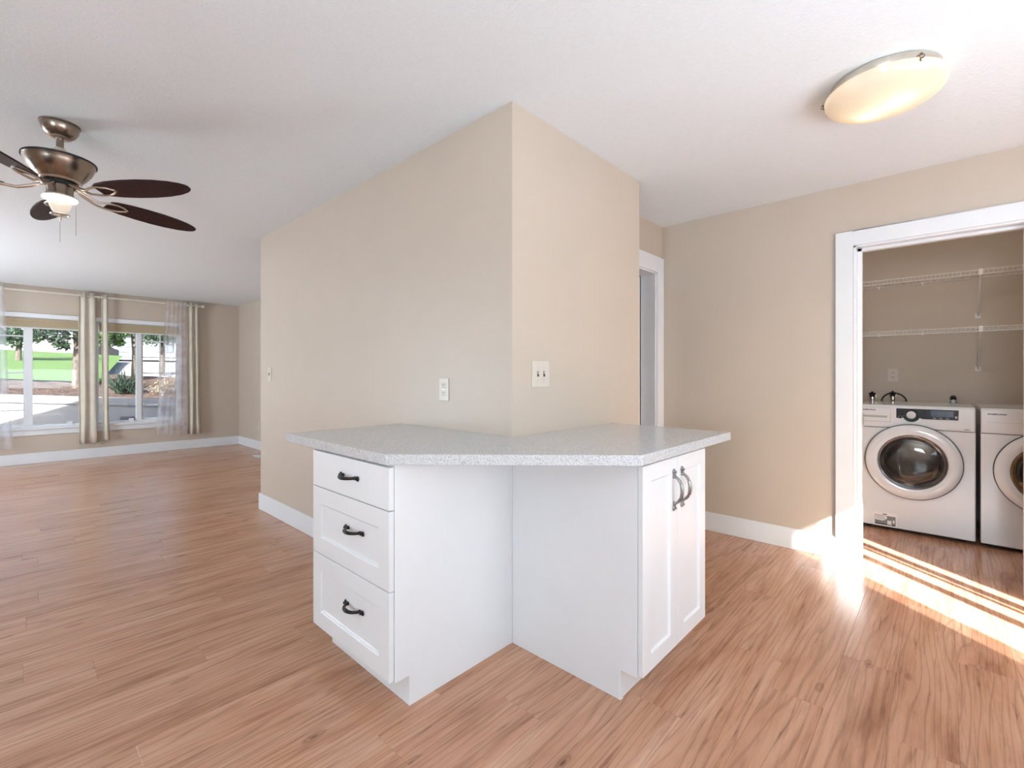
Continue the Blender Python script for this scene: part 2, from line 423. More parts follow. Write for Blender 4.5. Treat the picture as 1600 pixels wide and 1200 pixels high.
struct(B(WX-0.1, XB+0.1, SY-0.1, YF+0.15, CH, CH+0.1).build('ceiling', 'ceiling'), 'white textured ceiling')
struct(B(0, 0.12, 0, YL, 0, CH).build('wall_left', 'wall'), 'beige partition wall above the drawer cabinet')
struct(B(0.12, XR, 0, 0.12, 0, CH).build('wall_right', 'wall'), 'pale beige end face of the partition above the two-door cabinet')
struct(B(0.12, XF, YL-0.12, YL, 0, CH).build('wall_alcove', 'wall'), 'beige wall behind the partition end')
struct(B(XR-0.12, XR, 0.12, YH+0.12, 0, CH).build('wall_passage', 'wall'), 'beige side of the short passage')
struct(B(XF, XF+0.12, YL-0.12, YF+0.14, 0, CH).build('wall_living', 'wall'), 'beige living room side wall')
W1 = (-1.96, -0.80); W2 = (-0.70, 0.37); WZ = (0.49, 2.0)
struct(slab_with_holes('y', YF, YF+0.14, WX-0.1, XF, 0, CH, [(*W1, *WZ), (*W2, *WZ)]).build('wall_window', 'wall'), 'beige living room wall with two windows')
LO = (-1.768, -0.996); LZ = 2.04
struct(slab_with_holes('x', XL, XL+0.12, SY, YH, 0, CH, [(LO[0], LO[1], 0, LZ)]).build('wall_laundry', 'wall'), 'beige wall with the laundry doorway')
HD = (1.27, 2.045)
struct(slab_with_holes('y', YH, YH+0.12, XR, XL+0.12, 0, CH, [(HD[0], HD[1], 0, 2.045)]).build('wall_hall', 'wall'), 'beige wall over the passage door')
struct(B(XB, XB+0.1, -2.55, -0.6, 0, CH).build('wall_laundry_back', 'laundry_wall'), 'beige back wall of the laundry closet')
struct(B(XL+0.12, XB, -0.72, -0.6, 0, CH).build('wall_laundry_side', 'laundry_wall'))
struct(B(XL+0.12, XB, -2.55, -2.43, 0, CH).build('wall_laundry_end', 'laundry_wall'))
PD = (-2.2, 0.87)
struct(slab_with_holes('y', SY-0.12, SY, WX-0.1, XL+0.12, 0, CH, [(PD[0], PD[1], 0.0, 2.0)]).build('wall_south', 'wall'))
WW1 = (-2.6, -0.9, 0.9, 2.0); WW2 = (3.9, 6.7, 0.55, 2.05)
struct(slab_with_holes('x', WX-0.12, WX, SY, YF, 0, CH, [WW1, WW2]).build('wall_west', 'wall'))

# baseboards
BBH = 0.142
def baseboard(name, *boxes):
    m = MB()
    for b in boxes: m.box(*b, 0, BBH)
    return struct(m.build(name, 'trim', bevel=0.003, seg=1, org=(0, 0, 0)), 'white painted baseboard')
baseboard('baseboard_left', (-0.014, 0, 0.613, YL+0.014), (0, XF, YL, YL+0.014))
baseboard('baseboard_living', (XF-0.014, XF, YL+0.014, YF-0.014))
baseboard('baseboard_window', (WX, XF, YF-0.014, YF))
baseboard('baseboard_laundry', (XL-0.014, XL, -0.9, YH-0.0))
baseboard('baseboard_end', (0.60, XR, -0.014, 0))
baseboard('baseboard_laundry_back', (XB-0.014, XB, -2.43, -0.72))

# laundry doorway trim
t = MB()
t.box(XL-0.020, XL, -0.996+0.002, -0.900, 0, 2.132)
t.box(XL-0.020, XL, LO[0]-0.094, LO[0]-0.002, 0, 2.132)
t.box(XL-0.020, XL, LO[0]-0.002, -0.996+0.002, LZ-0.002, 2.132)
tr1 = struct(t.build('trim_1', 'trim', bevel=0.002, seg=1), 'wide white flat casing around the laundry doorway')
j = MB()
j.box(XL-0.006, XL+0.126, -0.996-0.014, -0.996+0.001, 0, LZ); j.box(XL-0.006, XL+0.126, LO[0]-0.001, LO[0]+0.014, 0, LZ)
j.box(XL-0.006, XL+0.126, LO[0], -0.996, LZ-0.014, LZ+0.001)
j.build('jamb', 'trim', tr1, bevel=0.0015, seg=1)
j = MB()
j.box(XL+0.045, XL+0.085, -1.034, -1.010, 0, LZ-0.014); j.box(XL+0.045, XL+0.085, LO[0]+0.014, LO[0]+0.026, 0, LZ-0.014)
j.box(XL+0.045, XL+0.085, LO[0]+0.014, -1.010, LZ-0.034, LZ-0.014)
j.build('door_stop', 'trim', tr1, bevel=0.0015, seg=1)
sp = thing('strike_plate', 'brass latch plate set in the white laundry door jamb', 'latch', (XL+0.06, -1.035, 0.90))
B(XL+0.040, XL+0.090, -1.0365, -1.0335, 0.865, 0.955).build('plate', 'nickel_light', sp, bevel=0.001)
B(XL+0.052, XL+0.078, -1.0375, -1.036, 0.885, 0.93).build('latch_hole', 'brass', sp, bevel=0.0005)

# passage door
t = MB()
t.box(HD[1]-0.002, XL-0.004, YH-0.019, YH, 0, 2.17); t.box(XR+0.001, HD[0]+0.002, YH-0.019, YH, 0, 2.17); t.box(HD[0]+0.002, HD[1]-0.002, YH-0.019, YH, 2.043, 2.17)
tr2 = struct(t.build('trim_2', 'trim', bevel=0.002, seg=1), 'white flat casing around the passage door')
j = MB()
j.box(HD[1]-0.016, HD[1]+0.001, YH-0.006, YH+0.124, 0, 2.045); j.box(HD[0]-0.001, HD[0]+0.016, YH-0.006, YH+0.124, 0, 2.045); j.box(HD[0], HD[1], YH-0.006, YH+0.124, 2.03, 2.046)
j.build('jamb', 'trim', tr2, bevel=0.0015, seg=1)
d1 = MB(); d1.box(HD[1]-0.054, HD[1]-0.019, YH+0.128, YH+0.86, 0.012, 2.026)
do = struct(d1.build('door_1', 'trim', bevel=0.002, seg=1), 'white flat passage door standing open in the shaded hall')
hb = MB(); hb.lathe([(0.0, -0.06), (0.022, -0.055), (0.028, -0.04), (0.02, -0.022), (0.01, -0.02), (0.01, -0.006), (0.03, -0.005), (0.03, 0)], (HD[1]-0.054, YH+0.79, 0.95), 16, 'x')
hb.build('door_knob', 'nickel_light', do, smooth=True)
hw = MB(); hw.box(XR-0.12, XL+0.12, YH+1.6, YH+1.7, 0, CH); hw.box(XR-0.12, XR-0.02, YH+0.12, YH+1.6, 0, CH); hw.box(XL+0.02, XL+0.12, YH+0.12, YH+1.6, 0, CH)
struct(hw.build('wall_hallway', 'wall'), 'beige walls of the dim hallway behind the passage door')

# ------------------------------------------------------------------ living room windows
def window(name, label, x0, x1, stile, case_left, bars, vbars):
    """stile: x-range of the post between picture pane and casement"""
    z0, z1 = WZ; yi = YF+0.02; yo = YF+0.12
    f = MB()
    f.box(x0, x0+0.045, yi, yo, z0, z1); f.box(x1-0.045, x1, yi, yo, z0, z1)
    f.box(x0+0.045, x1-0.045, yi, yo, z1-0.045, z1); f.box(x0+0.045, x1-0.045, yi, yo, z0, z0+0.03)
    f.box(stile[0], stile[1], yi, yo, z0+0.03, z1-0.045)
    fo = struct(f.build(name, 'trim', bevel=0.003, seg=1), label)
    cx0, cx1 = (x0+0.045, stile[0]) if case_left else (stile[1], x1-0.045)
    px0, px1 = (stile[1], x1-0.045) if case_left else (x0+0.045, stile[0])
    B(px0, px1, YF+0.075, YF+0.081, z0+0.03, z1-0.045).build('pane', 'dimmed_screen_pane', fo)
    cs = MB(); s = 0.022
    cs.box(cx0, cx0+s, YF+0.05, YF+0.09, z0+0.03, z1-0.045); cs.box(cx1-s, cx1, YF+0.05, YF+0.09, z0+0.03, z1-0.045)
    cs.box(cx0+s, cx1-s, YF+0.05, YF+0.09, z0+0.03, z0+0.03+s); cs.box(cx0+s, cx1-s, YF+0.05, YF+0.09, z1-0.045-s, z1-0.045)
    co = cs.build('casement_frame', 'trim', fo, bevel=0.002, seg=1)
    B(cx0+s, cx1-s, YF+0.068, YF+0.073, z0+0.03+s, z1-0.045-s).build('pane', 'dimmed_screen_pane', co)
    for z in bars: B(cx0+s, cx1-s, YF+0.058, YF+0.084, z-0.009, z+0.009).build('muntin', 'trim', co)
    for x in vbars: B(x-0.008, x+0.008, YF+0.060, YF+0.082, z0+0.03+s, z1-0.045-s).build('muntin', 'trim', co)
    # stool, apron and head trim
    B(x0-0.05, x1+0.05, YF-0.045, YF+0.02, z0-0.028, z0+0.004).build('window_sill', 'trim', fo, bevel=0.003, seg=1)
    B(x0-0.03, x1+0.03, YF-0.018, YF, z0-0.105, z0-0.028).build('apron', 'trim', fo, bevel=0.003, seg=1)
    B(x0-0.03, x1+0.03, YF-0.022, YF+0.02, z1-0.002, z1+0.06).build('head_trim', 'trim', fo, bevel=0.003, seg=1)
    lk = px1-0.12 if case_left else px0+0.38
    B(lk-0.03, lk+0.03, YF+0.0, YF+0.03, z0+0.004, z0+0.06).build('sash_lock', 'trim', fo, bevel=0.004)
    return fo
window('window_1', 'white framed window with picture pane and barred casement', W1[0], W1[1], (-1.40, -1.335), True, (1.745, 1.242, 0.731), ())
window('window_2', 'white framed window beside the mauve sheer curtain', W2[0], W2[1], (-0.215, -0.150), False, (1.747, 1.495, 1.245, 0.993, 0.742), (0.09,))
def shade(x0, x1, label):
    o = thing('roman_shade', label, 'shade', ((x0+x1)/2, YF+0.01, 1.85))
    for k, (a, b, d) in enumerate(((1.99, 1.935, 0.000), (1.945, 1.895, 0.007), (1.905, 1.862, 0.013))):
        B(x0, x1, YF+0.006-d, YF+0.016-d, b, a).build('fold', 'shade', o, bevel=0.002, seg=1)
    B(x0, x1, YF-0.010, YF+0.008, 1.850, 1.865).build('bottom_rail', 'trim', o, bevel=0.002, seg=1)
shade(W1[0]+0.047, W1[1]-0.047, 'raised tan woven shade at the top of the window over the lawn')
shade(W2[0]+0.047, W2[1]-0.047, 'raised tan woven shade at the top of the window beside the mauve sheer')

# curtains
YR = YF-0.085
rod = thing('curtain_rod', 'long cream curtain rod above the living room windows', 'curtain rod', (-0.8, YR, 2.355))
MB().tube([(-2.35, YR, 2.352), (0.60, YR, 2.358)], 0.013, 10).build('pole', 'rod', rod, smooth=True)
for x, s in ((-2.36, -1), (0.61, 1)):
    MB().lathe([(0.013, 0), (0.02, 0.006), (0.012, 0.014), (0.026, 0.035), (0.022, 0.055), (0.0, 0.065)], (x, YR, 2.358), 12, 'x').build('finial', 'rod', rod, smooth=True) if s > 0 else \
    MB().lathe([(0.0, -0.065), (0.022, -0.055), (0.026, -0.035), (0.012, -0.014), (0.013, 0)], (x, YR, 2.352), 12, 'x').build('finial', 'rod', rod, smooth=True)
for x in (-2.2, -0.66, 0.575):
    m = MB(); m.box(x-0.008, x+0.008, YR, YF, 2.332, 2.346); m.box(x-0.015, x+0.015, YF-0.006, YF, 2.30, 2.385)
    m.build('bracket', 'rod', rod, bevel=0.002, seg=1)
def curtain(name, label, mat, xt0, xt1, xb0, xb1, zt, zb, folds, amp, solid=0.0, seed=1, yc=YR, group=None):
    rg = random.Random(seed); nx = folds*10; nz = 14; vs = []; fs = []
    ph = [rg.uniform(-0.5, 0.5) for _ in range(folds+2)]
    for i in range(nz+1):
        u = i/nz; z = zt+(zb-zt)*u
        a0 = xt0+(xb0-xt0)*u**1.3; a1 = xt1+(xb1-xt1)*u**1.3
        for k in range(nx+1):
            s = k/nx; fz = s*folds; i0 = int(fz); pp = ph[i0]*(1-(fz-i0))+ph[i0+1]*(fz-i0)
            am = amp*(0.75+0.5*u)*(0.8+0.4*math.sin(3*s+seed))
            vs.append((a0+(a1-a0)*s + 0.006*math.sin(9*u+5*s)*u, yc+am*math.sin(2*PI*fz+pp*u*1.5), z))
    for i in range(nz):
        for k in range(nx): fs.append((i*(nx+1)+k, i*(nx+1)+k+1, (i+1)*(nx+1)+k+1, (i+1)*(nx+1)+k))
    m = MB(); m.add(vs, fs); th = thing(name, label, 'curtain', ((xb0+xb1)/2, yc, zb), group)
    o = m.build('cloth', mat, th, smooth=True)
    if solid:
        sm = o.modifiers.new('thick', 'SOLIDIFY'); sm.thickness = solid
    return th
def grommets(th, x0, x1, n, z=2.356):
    for k in range(n):
        x = x0+(x1-x0)*(k+0.5)/n
        pts = [(x, YR+0.024*math.cos(a), z+0.024*math.sin(a)) for a in [2*PI*i/12 for i in range(12)]]
        MB().tube(pts, 0.004, 6, True).build('grommet', 'nickel_light', th, smooth=True)
c = curtain('drape', 'cream grommet drape hanging between the windows, wider of the pair', 'drape', -0.885, -0.70, -0.875, -0.685, 2.40, 0.225, 2, 0.026, 0.003, 2); grommets(c, -0.86, -0.71, 4)
c = curtain('drape', 'narrow cream drape between the windows, beside the window with the spiky plant', 'drape', -0.635, -0.565, -0.62, -0.545, 2.395, 0.255, 1, 0.022, 0.003, 5); grommets(c, -0.625, -0.575, 2)
c = curtain('drape', 'cream drape behind the mauve sheer at the end of the rod', 'drape', 0.42, 0.575, 0.42, 0.60, 2.40, 0.245, 2, 0.026, 0.003, 7); grommets(c, 0.43, 0.57, 4)
c = curtain('sheer_curtain', 'translucent mauve sheer curtain flaring over the casement window', 'sheer', 0.13, 0.41, -0.01, 0.42, 2.39, 0.27, 5, 0.013, 0, 9, YR-0.035)
c = curtain('sheer_curtain', 'translucent white sheer curtain over the window with the lawn view', 'sheer_white', -1.98, -1.60, -2.02, -1.52, 2.39, 0.235, 5, 0.014, 0, 11, YR-0.035)

# ------------------------------------------------------------------ wall plates
def outlet(name, label, axis, plane, u, z, sgn, gang=1, kind='outlet', w_=0.075, h=0.118):
    """plate on a wall: axis = wall normal axis, sgn = direction it faces, u = horizontal centre"""
    W = w_ if gang == 1 else 0.128
    def bx(u0, u1, d0, d1, z0, z1):
        a, b = plane+sgn*d0, plane+sgn*d1
        return B(a, b, u0, u1, z0, z1) if axis == 'x' else B(u0, u1, a, b, z0, z1)
    loc = (plane, u, z-h/2) if axis == 'x' else (u, plane, z-h/2)
    th = thing(name, label, 'outlet' if kind == 'outlet' else 'light switch', loc)
    bx(u-W/2, u+W/2, 0.0005, 0.006, z-h/2, z+h/2).build('plate', 'plate', th, bevel=0.0025)
    if kind == 'outlet':
        for dz in (-0.02, 0.02):
            s = bx(u-0.017, u+0.017, 0.004, 0.0085, z+dz-0.014, z+dz+0.014).build('socket', 'plate', th, bevel=0.004)
            for du in (-0.007, 0.007): bx(u+du-0.0016, u+du+0.0016, 0.008, 0.0092, z+dz-0.001, z+dz+0.008).build('slot', 'slot', s)
            bx(u-0.0025, u+0.0025, 0.008, 0.0092, z+dz-0.010, z+dz-0.005).build('slot', 'slot', s)
        bx(u-0.003, u+0.003, 0.005, 0.007, z-0.003, z+0.003).build('screw', 'nickel_light', th)
    else:
        us = [u] if gang == 1 else [u-0.023, u+0.023]
        for q in us:
            c_ = bx(q-0.006, q+0.006, 0.004, 0.0075, z-0.013, z+0.013).build('toggle_slot', 'slot', th)
            bx(q-0.004, q+0.004, 0.006, 0.016, z+0.000, z+0.011).build('toggle', 'plate', th, bevel=0.0015)
            for dz in (-0.03, 0.03): bx(q-0.003, q+0.003, 0.005, 0.007, z+dz-0.003, z+dz+0.003).build('screw', 'nickel_light', th)
    return th
outlet('wall_outlet', 'small almond outlet above the counter on the shaded beige wall', 'x', 0, 0.481, 1.130, -1)
outlet('light_switch', 'single light switch near the far end of the partition wall', 'x', 0, 2.885, 1.214, -1, kind='switch')
outlet('light_switch', 'double toggle switch above the counter on the bright wall face', 'y', 0, 0.198, 1.210, -1, gang=2, kind='switch', h=0.128)
outlet('wall_outlet', 'white outlet above the washing machine', 'x', XB, -1.075, 1.208, -1)
outlet('wall_outlet', 'outlet low on the wall in the living room corner', 'x', XF, 6.75, 0.38, -1)
jb = thing('cable_jack', 'small cable jack low on the wall under the cream drapes', 'cable jack', (-0.652, YF, 0.17))
B(-0.685, -0.62, YF-0.006, YF-0.0005, 0.165, 0.235).build('plate', 'plate', jb, bevel=0.002)
MB().lathe([(0.012, -0.03), (0.016, -0.02), (0.01, -0.008), (0.02, -0.006)], (-0.652, YF, 0.20), 12, 'y').build('connector', 'nickel_light', jb, smooth=True)
fr = thing('floor_register', 'white metal floor vent by the living room corner', 'vent', (1.02, 6.1, 0))
m = MB(); m.box(0.93, 1.10, 5.92, 6.20, 0.0005, 0.006); m.build('frame', 'trim', fr, bevel=0.002, seg=1)
for k in range(9): B(0.945, 1.085, 5.94+k*0.028, 5.952+k*0.028, 0.005, 0.009).build('louvre', 'trim', fr)

# ------------------------------------------------------------------ cabinets and counter
HC = 0.9258; HB = 0.888
def pull_mesh(L):
    """arched pull lying along local u, standing off along local w: returns points and radii"""
    pts = []; rad = []
    for i in range(25):
        s = -1+2*i/24; e = abs(s)
        w_ = 0.005 + 0.031*max(0, 1-(e/0.80)**2.4)**0.75
        pts.append((s*L/2*0.90, w_)); rad.append(0.0048+0.0030*(1-e)+(0.0015 if e > 0.9 else 0))
    return pts, rad
def pull(parent, center, udir, wdir, L=0.132, mat='iron'):
    u = Vector(udir); w_ = Vector(wdir); c0 = Vector(center); pts, rad = pull_mesh(L); m = MB()
    m.tube([c0+u*a+w_*b for a, b in pts], rad, 10)
    v = u.cross(w_)
    for s in (-1, 1):
        e = c0+u*(s*L/2*0.90)
        sq = tuple(0.42*abs(w_[k])+1.0*(abs(v[k]))+1.0*abs(u[k]) for k in range(3))
        m.ball(e+w_*0.003+u*(s*0.006), 0.0105, 12, sq)
        f_ = c0+u*(s*L/2*0.70); m.tube([f_+w_*0.001, f_+w_*0.012], [0.0075, 0.0055], 10)
        m.ball(e+w_*0.010+u*(s*0.004), 0.0052, 10)
    return m.build('handle', mat, parent, smooth=True)
def shaker(mk, u0, u1, z0, z1, rail, depth=0.02, rec=0.009):
    """front with a recessed centre panel; mk(u,d,z) maps to world, d outward"""
    m = MB(); a, b, c_, d_ = u0+rail, u1-rail, z0+rail, z1-rail; s = 0.006
    o = [(u0, z0), (u1, z0), (u1, z1), (u0, z1)]; i1 = [(a, c_), (b, c_), (b, d_), (a, d_)]; i2 = [(a+s, c_+s), (b-s, c_+s), (b-s, d_-s), (a+s, d_-s)]
    vs = [mk(p[0], 0, p[1]) for p in o]+[mk(p[0], depth, p[1]) for p in o]+[mk(p[0], depth, p[1]) for p in i1]+[mk(p[0], depth-rec, p[1]) for p in i2]
    fs = [(0, 1, 2, 3)]
    for k in range(4):
        n = (k+1) % 4
        fs += [(k, n, 4+n, 4+k), (4+k, 4+n, 8+n, 8+k), (8+k, 8+n, 12+n, 12+k)]
    fs.append((12, 13, 14, 15)); m.add(vs, fs); return m

cab = thing('drawer_cabinet', 'white base cabinet with three drawers and black pulls', 'cabinet', (-0.3, 0.305, 0))
B(-0.6095, -0.0005, 0.018, 0.609, 0.110, HB).build('carcass', 'cabinet', cab)
B(-0.549, -0.02, 0.018, 0.600, 0.0, 0.110).build('toe_kick', 'cabinet', cab)
MB().prism([(-0.6105, 0.110), (-0.5495, 0.110), (-0.5495, 0), (-0.0005, 0), (-0.0005, HB), (-0.6105, HB)], 0.0, 0.018, 1).build('end_panel', 'cabinet', cab)
B(-0.0135, -0.0005, -0.002, 0.0, 0, HB).build('corner_bead', 'cabinet', cab)
mkx = lambda u, d, z: (-0.6115-d, u, z)
DR = [(0.7235, 0.876), (0.4365, 0.7205), (0.1165, 0.4335)]
for i, (z0, z1) in enumerate(DR):
    if i == 0: m = B(-0.6315, -0.6115, 0.004, 0.609, z0, z1); dr = m.build('drawer', 'cabinet', cab, bevel=0.0018)
    else: dr = shaker(mkx, 0.004, 0.609, z0, z1, 0.070).build('drawer', 'cabinet', cab, bevel=0.0015, seg=1)
    if i == 0: dr['label'] = 'flat top drawer front'
    zc = {0: 0.806, 1: 0.598, 2: 0.296}[i]; yc = {0: 0.285, 1: 0.262, 2: 0.264}[i]
    pull(dr, (-0.6315 if i == 0 else -0.6225, yc, zc), (0, 1, 0), (-1, 0, 0))

cb2 = thing('door_cabinet', 'white base cabinet with two tall doors and paired vertical pulls', 'cabinet', (0.3, -0.31, 0))
B(0.018, 0.592, -0.6145, -0.0005, 0.110, HB).build('carcass', 'cabinet', cb2)
B(0.018, 0.585, -0.545, -0.02, 0.0, 0.110).build('toe_kick', 'cabinet', cb2)
MB().prism([(-0.6155, 0.110), (-0.549, 0.110), (-0.549, 0), (-0.0025, 0), (-0.0025, HB), (-0.6155, HB)], 0.0, 0.018, 0).build('end_panel', 'cabinet', cb2)
B(-0.0025, 0.0, -0.545, -0.5395, 0, 0.112).build('panel_seam', 'trim', cb2)
mky = lambda u, d, z: (u, -0.6165-d, z)
for k, (a, b) in enumerate(((0.003, 0.2945), (0.2975, 0.592))):
    dr = shaker(mky, a, b, 0.1165, 0.876, 0.062).build('door', 'cabinet', cb2, bevel=0.0015, seg=1)
    pull(dr, ((0.2945-0.038) if k == 0 else (0.2975+0.036), -0.6365, 0.748), (0, 0, 1), (0, -1, 0), 0.15, 'pewter')

ct = MB().prism([(-0.0005, 0.877), (-0.646, 0.877), (-0.646, 0.008), (-0.0485, -0.66), (0.86, -0.66), (0.86, -0.0005), (-0.0005, -0.0005)], HB+0.0005, HC)
tag(ct.build('countertop', 'quartz', bevel=0.0012, seg=1), 'speckled grey quartz countertop wrapping the wall corner', 'countertop')

# ------------------------------------------------------------------ laundry machines
WXF = 3.10
def machine(name, label, cat, y0, washer):
    y1 = y0-0.686; yc = (y0+y1)/2; zc = 0.551
    th = thing(name, label, cat, (3.48, yc, 0))
    body = MB()
    body.box(WXF+0.03, WXF+0.78, y1, y0, 0.03, 0.958)
    # body shell is hollow behind the door: a tube of four walls with a back
    bm_ = MB(); x0, x1 = WXF+0.03, WXF+0.78
    bm_.box(x0, x1, y0-0.02, y0, 0.03, 0.955); bm_.box(x0, x1, y1, y1+0.02, 0.03, 0.955)
    bm_.box(x0, x1, y1+0.02, y0-0.02, 0.03, 0.05); bm_.box(x1-0.02, x1, y1+0.02, y0-0.02, 0.05, 0.955)
    bm_.build('body', 'appliance', th, bevel=0.004, seg=1)
    B(WXF+0.012, x1, y1, y0, 0.952, 0.974).build('top_panel', 'appliance', th, bevel=0.009, seg=3)
    B(WXF, WXF+0.05, y1, y0, 0.800, 0.966).build('control_fascia', 'appliance', th, bevel=0.010, seg=3)
    # front panel with a round hole
    n = 64; R = 0.215; vs = []; fs = []
    A0, A1, Z0, Z1 = y1, y0, 0.028, 0.797
    outer = []; inner = []
    for k in range(n):
        a = 2*PI*k/n; du, dz = math.cos(a), math.sin(a)
        t_ = min((A1-yc)/abs(du) if abs(du) > 1e-6 else 9, ((Z1-zc) if dz > 0 else (zc-Z0))/abs(dz) if abs(dz) > 1e-6 else 9)
        outer.append((yc+du*t_, zc+dz*t_)); inner.append((yc+R*du, zc+R*dz))
    for cnr in ((A0, Z0), (A1, Z0), (A0, Z1), (A1, Z1)):
        kk = min(range(n), key=lambda q: (outer[q][0]-cnr[0])**2+(outer[q][1]-cnr[1])**2); outer[kk] = cnr
    pm = MB()
    for xx in (WXF, WXF+0.03):
        pm.add([(xx, *p) for p in outer]+[(xx, *p) for p in inner], [(k, (k+1) % n, n+(k+1) % n, n+k) for k in range(n)])
    L2 = 2*n
    pm.add([], [])
    k0 = 0
    pm.f += [(k, (k+1) % n, L2+(k+1) % n, L2+k) for k in range(n)] + [(n+k, n+(k+1) % n, L2+n+(k+1) % n, L2+n+k) for k in range(n)]
    pm.build('front_panel', 'appliance', th, bevel=0.006, seg=2)
    # kick strip and feet
    B(WXF+0.04, WXF+0.74, y1+0.02, y0-0.02, 0.012, 0.032).build('kick_strip', 'rubber', th)
    for fx in (WXF+0.08, WXF+0.68):
        for fy in (y0-0.07, y1+0.07): MB().lathe([(0.025, 0), (0.025, 0.012), (0.012, 0.014), (0.012, 0.03)], (fx, fy, 0), 12).build('foot', 'rubber', th)
    # door: dark ring line, white ring, metal rim, glass bowl
    dr = MB().lathe([(0.2795, 0.0), (0.2795, -0.020), (0.274, -0.027), (0.255, -0.034), (0.222, -0.037), (0.205, -0.033), (0.197, -0.022), (0.197, 0.0)], (WXF, yc, zc), 72, 'x', caps=False).build('door', 'appliance', th, smooth=True)
    dr['label'] = 'round white porthole door'
    MB().lathe([(0.284, 0.001), (0.284, -0.016), (0.2785, -0.0175), (0.2785, 0.001)], (WXF, yc, zc), 72, 'x', caps=False).build('door_ring', 'rubber', dr, smooth=True)
    MB().lathe([(0.200, -0.031), (0.196, -0.035), (0.188, -0.033), (0.178, -0.024), (0.164, -0.012), (0.160, 0.02), (0.19, 0.02), (0.197, -0.02)], (WXF, yc, zc), 72, 'x', caps=False).build('door_rim', 'rim_metal' if washer else 'brass', dr, smooth=True)
    MB().lathe([(0.178, -0.022), (0.15, -0.030), (0.09, -0.037), (0.0, -0.039)], (WXF, yc, zc), 48, 'x', caps=False).build('glass', 'door_glass', dr, smooth=True)
    MB().lathe([(0.160, 0.0), (0.148, 0.03), (0.135, 0.09), (0.11, 0.12), (0.0, 0.13)], (WXF, yc, zc), 48, 'x', caps=False).build('glass_bowl', 'door_glass', dr, smooth=True)
    MB().lathe([(0.214, 0.002), (0.19, 0.02), (0.178, 0.05), (0.192, 0.08), (0.235, 0.09)], (WXF, yc, zc), 48, 'x', caps=False).build('gasket', 'grey_plastic' if washer else 'rubber', th, smooth=True)
    drum = MB().lathe([(0.24, 0.10), (0.25, 0.14), (0.25, 0.46), (0.22, 0.50), (0.10, 0.47), (0.0, 0.48)], (WXF, yc, zc), 48, 'x', caps=False).build('drum', 'steel', th, smooth=True)
    for k in range(3):
        a = PI/2+0.35+2*PI*k/3
        q = [(yc+r*math.cos(a+s), zc+r*math.sin(a+s)) for r, s in ((0.249, -0.22), (0.18, -0.06), (0.18, 0.06), (0.249, 0.22))]
        MB().prism(q, WXF+0.15, WXF+0.45, 0).build('paddle', 'grey_plastic', drum, bevel=0.006)
    return th, yc, y1
X0 = WXF
wm, wyc, wy1 = machine('washing_machine', 'white front loading washing machine with black control panel', 'washing machine', -0.900, True)
dd = B(X0-0.0035, X0+0.005, -1.116, -0.918, 0.846, 0.952).build('detergent_drawer', 'appliance', wm, bevel=0.003)
B(X0-0.0042, X0-0.003, -1.098, -0.930, 0.876, 0.897).build('grip_recess', 'grey_plastic', dd, bevel=0.0005)
B(X0-0.007, X0-0.003, -1.096, -0.932, 0.892, 0.899).build('grip_lip', 'appliance', dd, bevel=0.001)
B(X0-0.0012, X0+0.001, -1.1185, -0.9155, 0.8435, 0.9545).build('drawer_gap', 'grey_plastic', dd)
pts = [(-1.152, 0.952), (-1.152, 0.880), (-1.178, 0.876)]
for k in range(11):
    a = PI+0.45+(PI-0.9)*k/10; pts.append((-1.240-(0.052)*math.cos(a)*-1*-1, 0.902+0.052*math.sin(a)))
pts = [(-1.152, 0.952), (-1.152, 0.880), (-1.180, 0.876)] + [(-1.240+0.050*math.cos(-0.35-(PI-0.7)*k/10), 0.902+0.050*math.sin(-0.35-(PI-0.7)*k/10)) for k in range(11)] + [(-1.305, 0.878), (-1.497, 0.880), (-1.499, 0.952)]
cp = MB().prism(pts, X0-0.003, X0+0.004, 0).build('control_panel', 'black_gloss', wm, bevel=0.0012, seg=1)
MB().lathe([(0.0, -0.022), (0.027, -0.022), (0.030, -0.018), (0.031, -0.002)], (X0, -1.240, 0.906), 28, 'x').build('knob', 'chrome', cp, smooth=True)
MB().lathe([(0.031, -0.004), (0.040, -0.006), (0.042, -0.002)], (X0, -1.240, 0.906), 28, 'x', caps=False).build('knob_ring', 'dark_metal', cp, smooth=True)
B(X0-0.004, X0-0.002, -1.472, -1.350, 0.899, 0.942).build('display', 'screen', cp)
for k in range(3):
    B(X0-0.0045, X0-0.002, -1.336, -1.326, 0.900+k*0.015, 0.909+k*0.015).build('button', 'dark_metal', cp, bevel=0.001, seg=1)
    B(X0-0.0045, X0-0.002, -1.378-k*0.035, -1.362-k*0.035, 0.886, 0.891).build('button', 'grey_plastic', cp)
for k in range(2): B(X0-0.0045, X0-0.002, -1.492, -1.480, 0.892+k*0.027, 0.908+k*0.027).build('button', 'grey_plastic' if k == 0 else 'dark_metal', cp, bevel=0.001, seg=1)
for k in range(4): B(X0-0.0036, X0-0.002, -1.168-k*0.009, -1.164-k*0.009, 0.888+0.006*(k % 2), 0.891+0.006*(k % 2)).build('indicator', 'grey_plastic', cp)
text_mesh('logo_lettering', 'SAMSUNG', 0.0145, (X0-0.0037, -0.936, 0.930), (0, -1, 0), (0, 0, 1), 'letter', wm, 0.0003, 1.1, 0.0006, width=0.090)
text_mesh('badge_lettering', 'VRT', 0.012, (X0-0.0005, -1.527, 0.811), (0, -1, 0), (0, 0, 1), 'letter', wm, 0.0003, 1.1, 0.0004, width=0.032)
B(X0-0.0006, X0+0.001, -1.520, -1.440, 0.8125, 0.8140).build('badge_line', 'grey_plastic', wm)
st = B(X0-0.0007, X0+0.002, -1.156, -1.010, 0.030, 0.135).build('energy_sticker', 'white_print', wm)
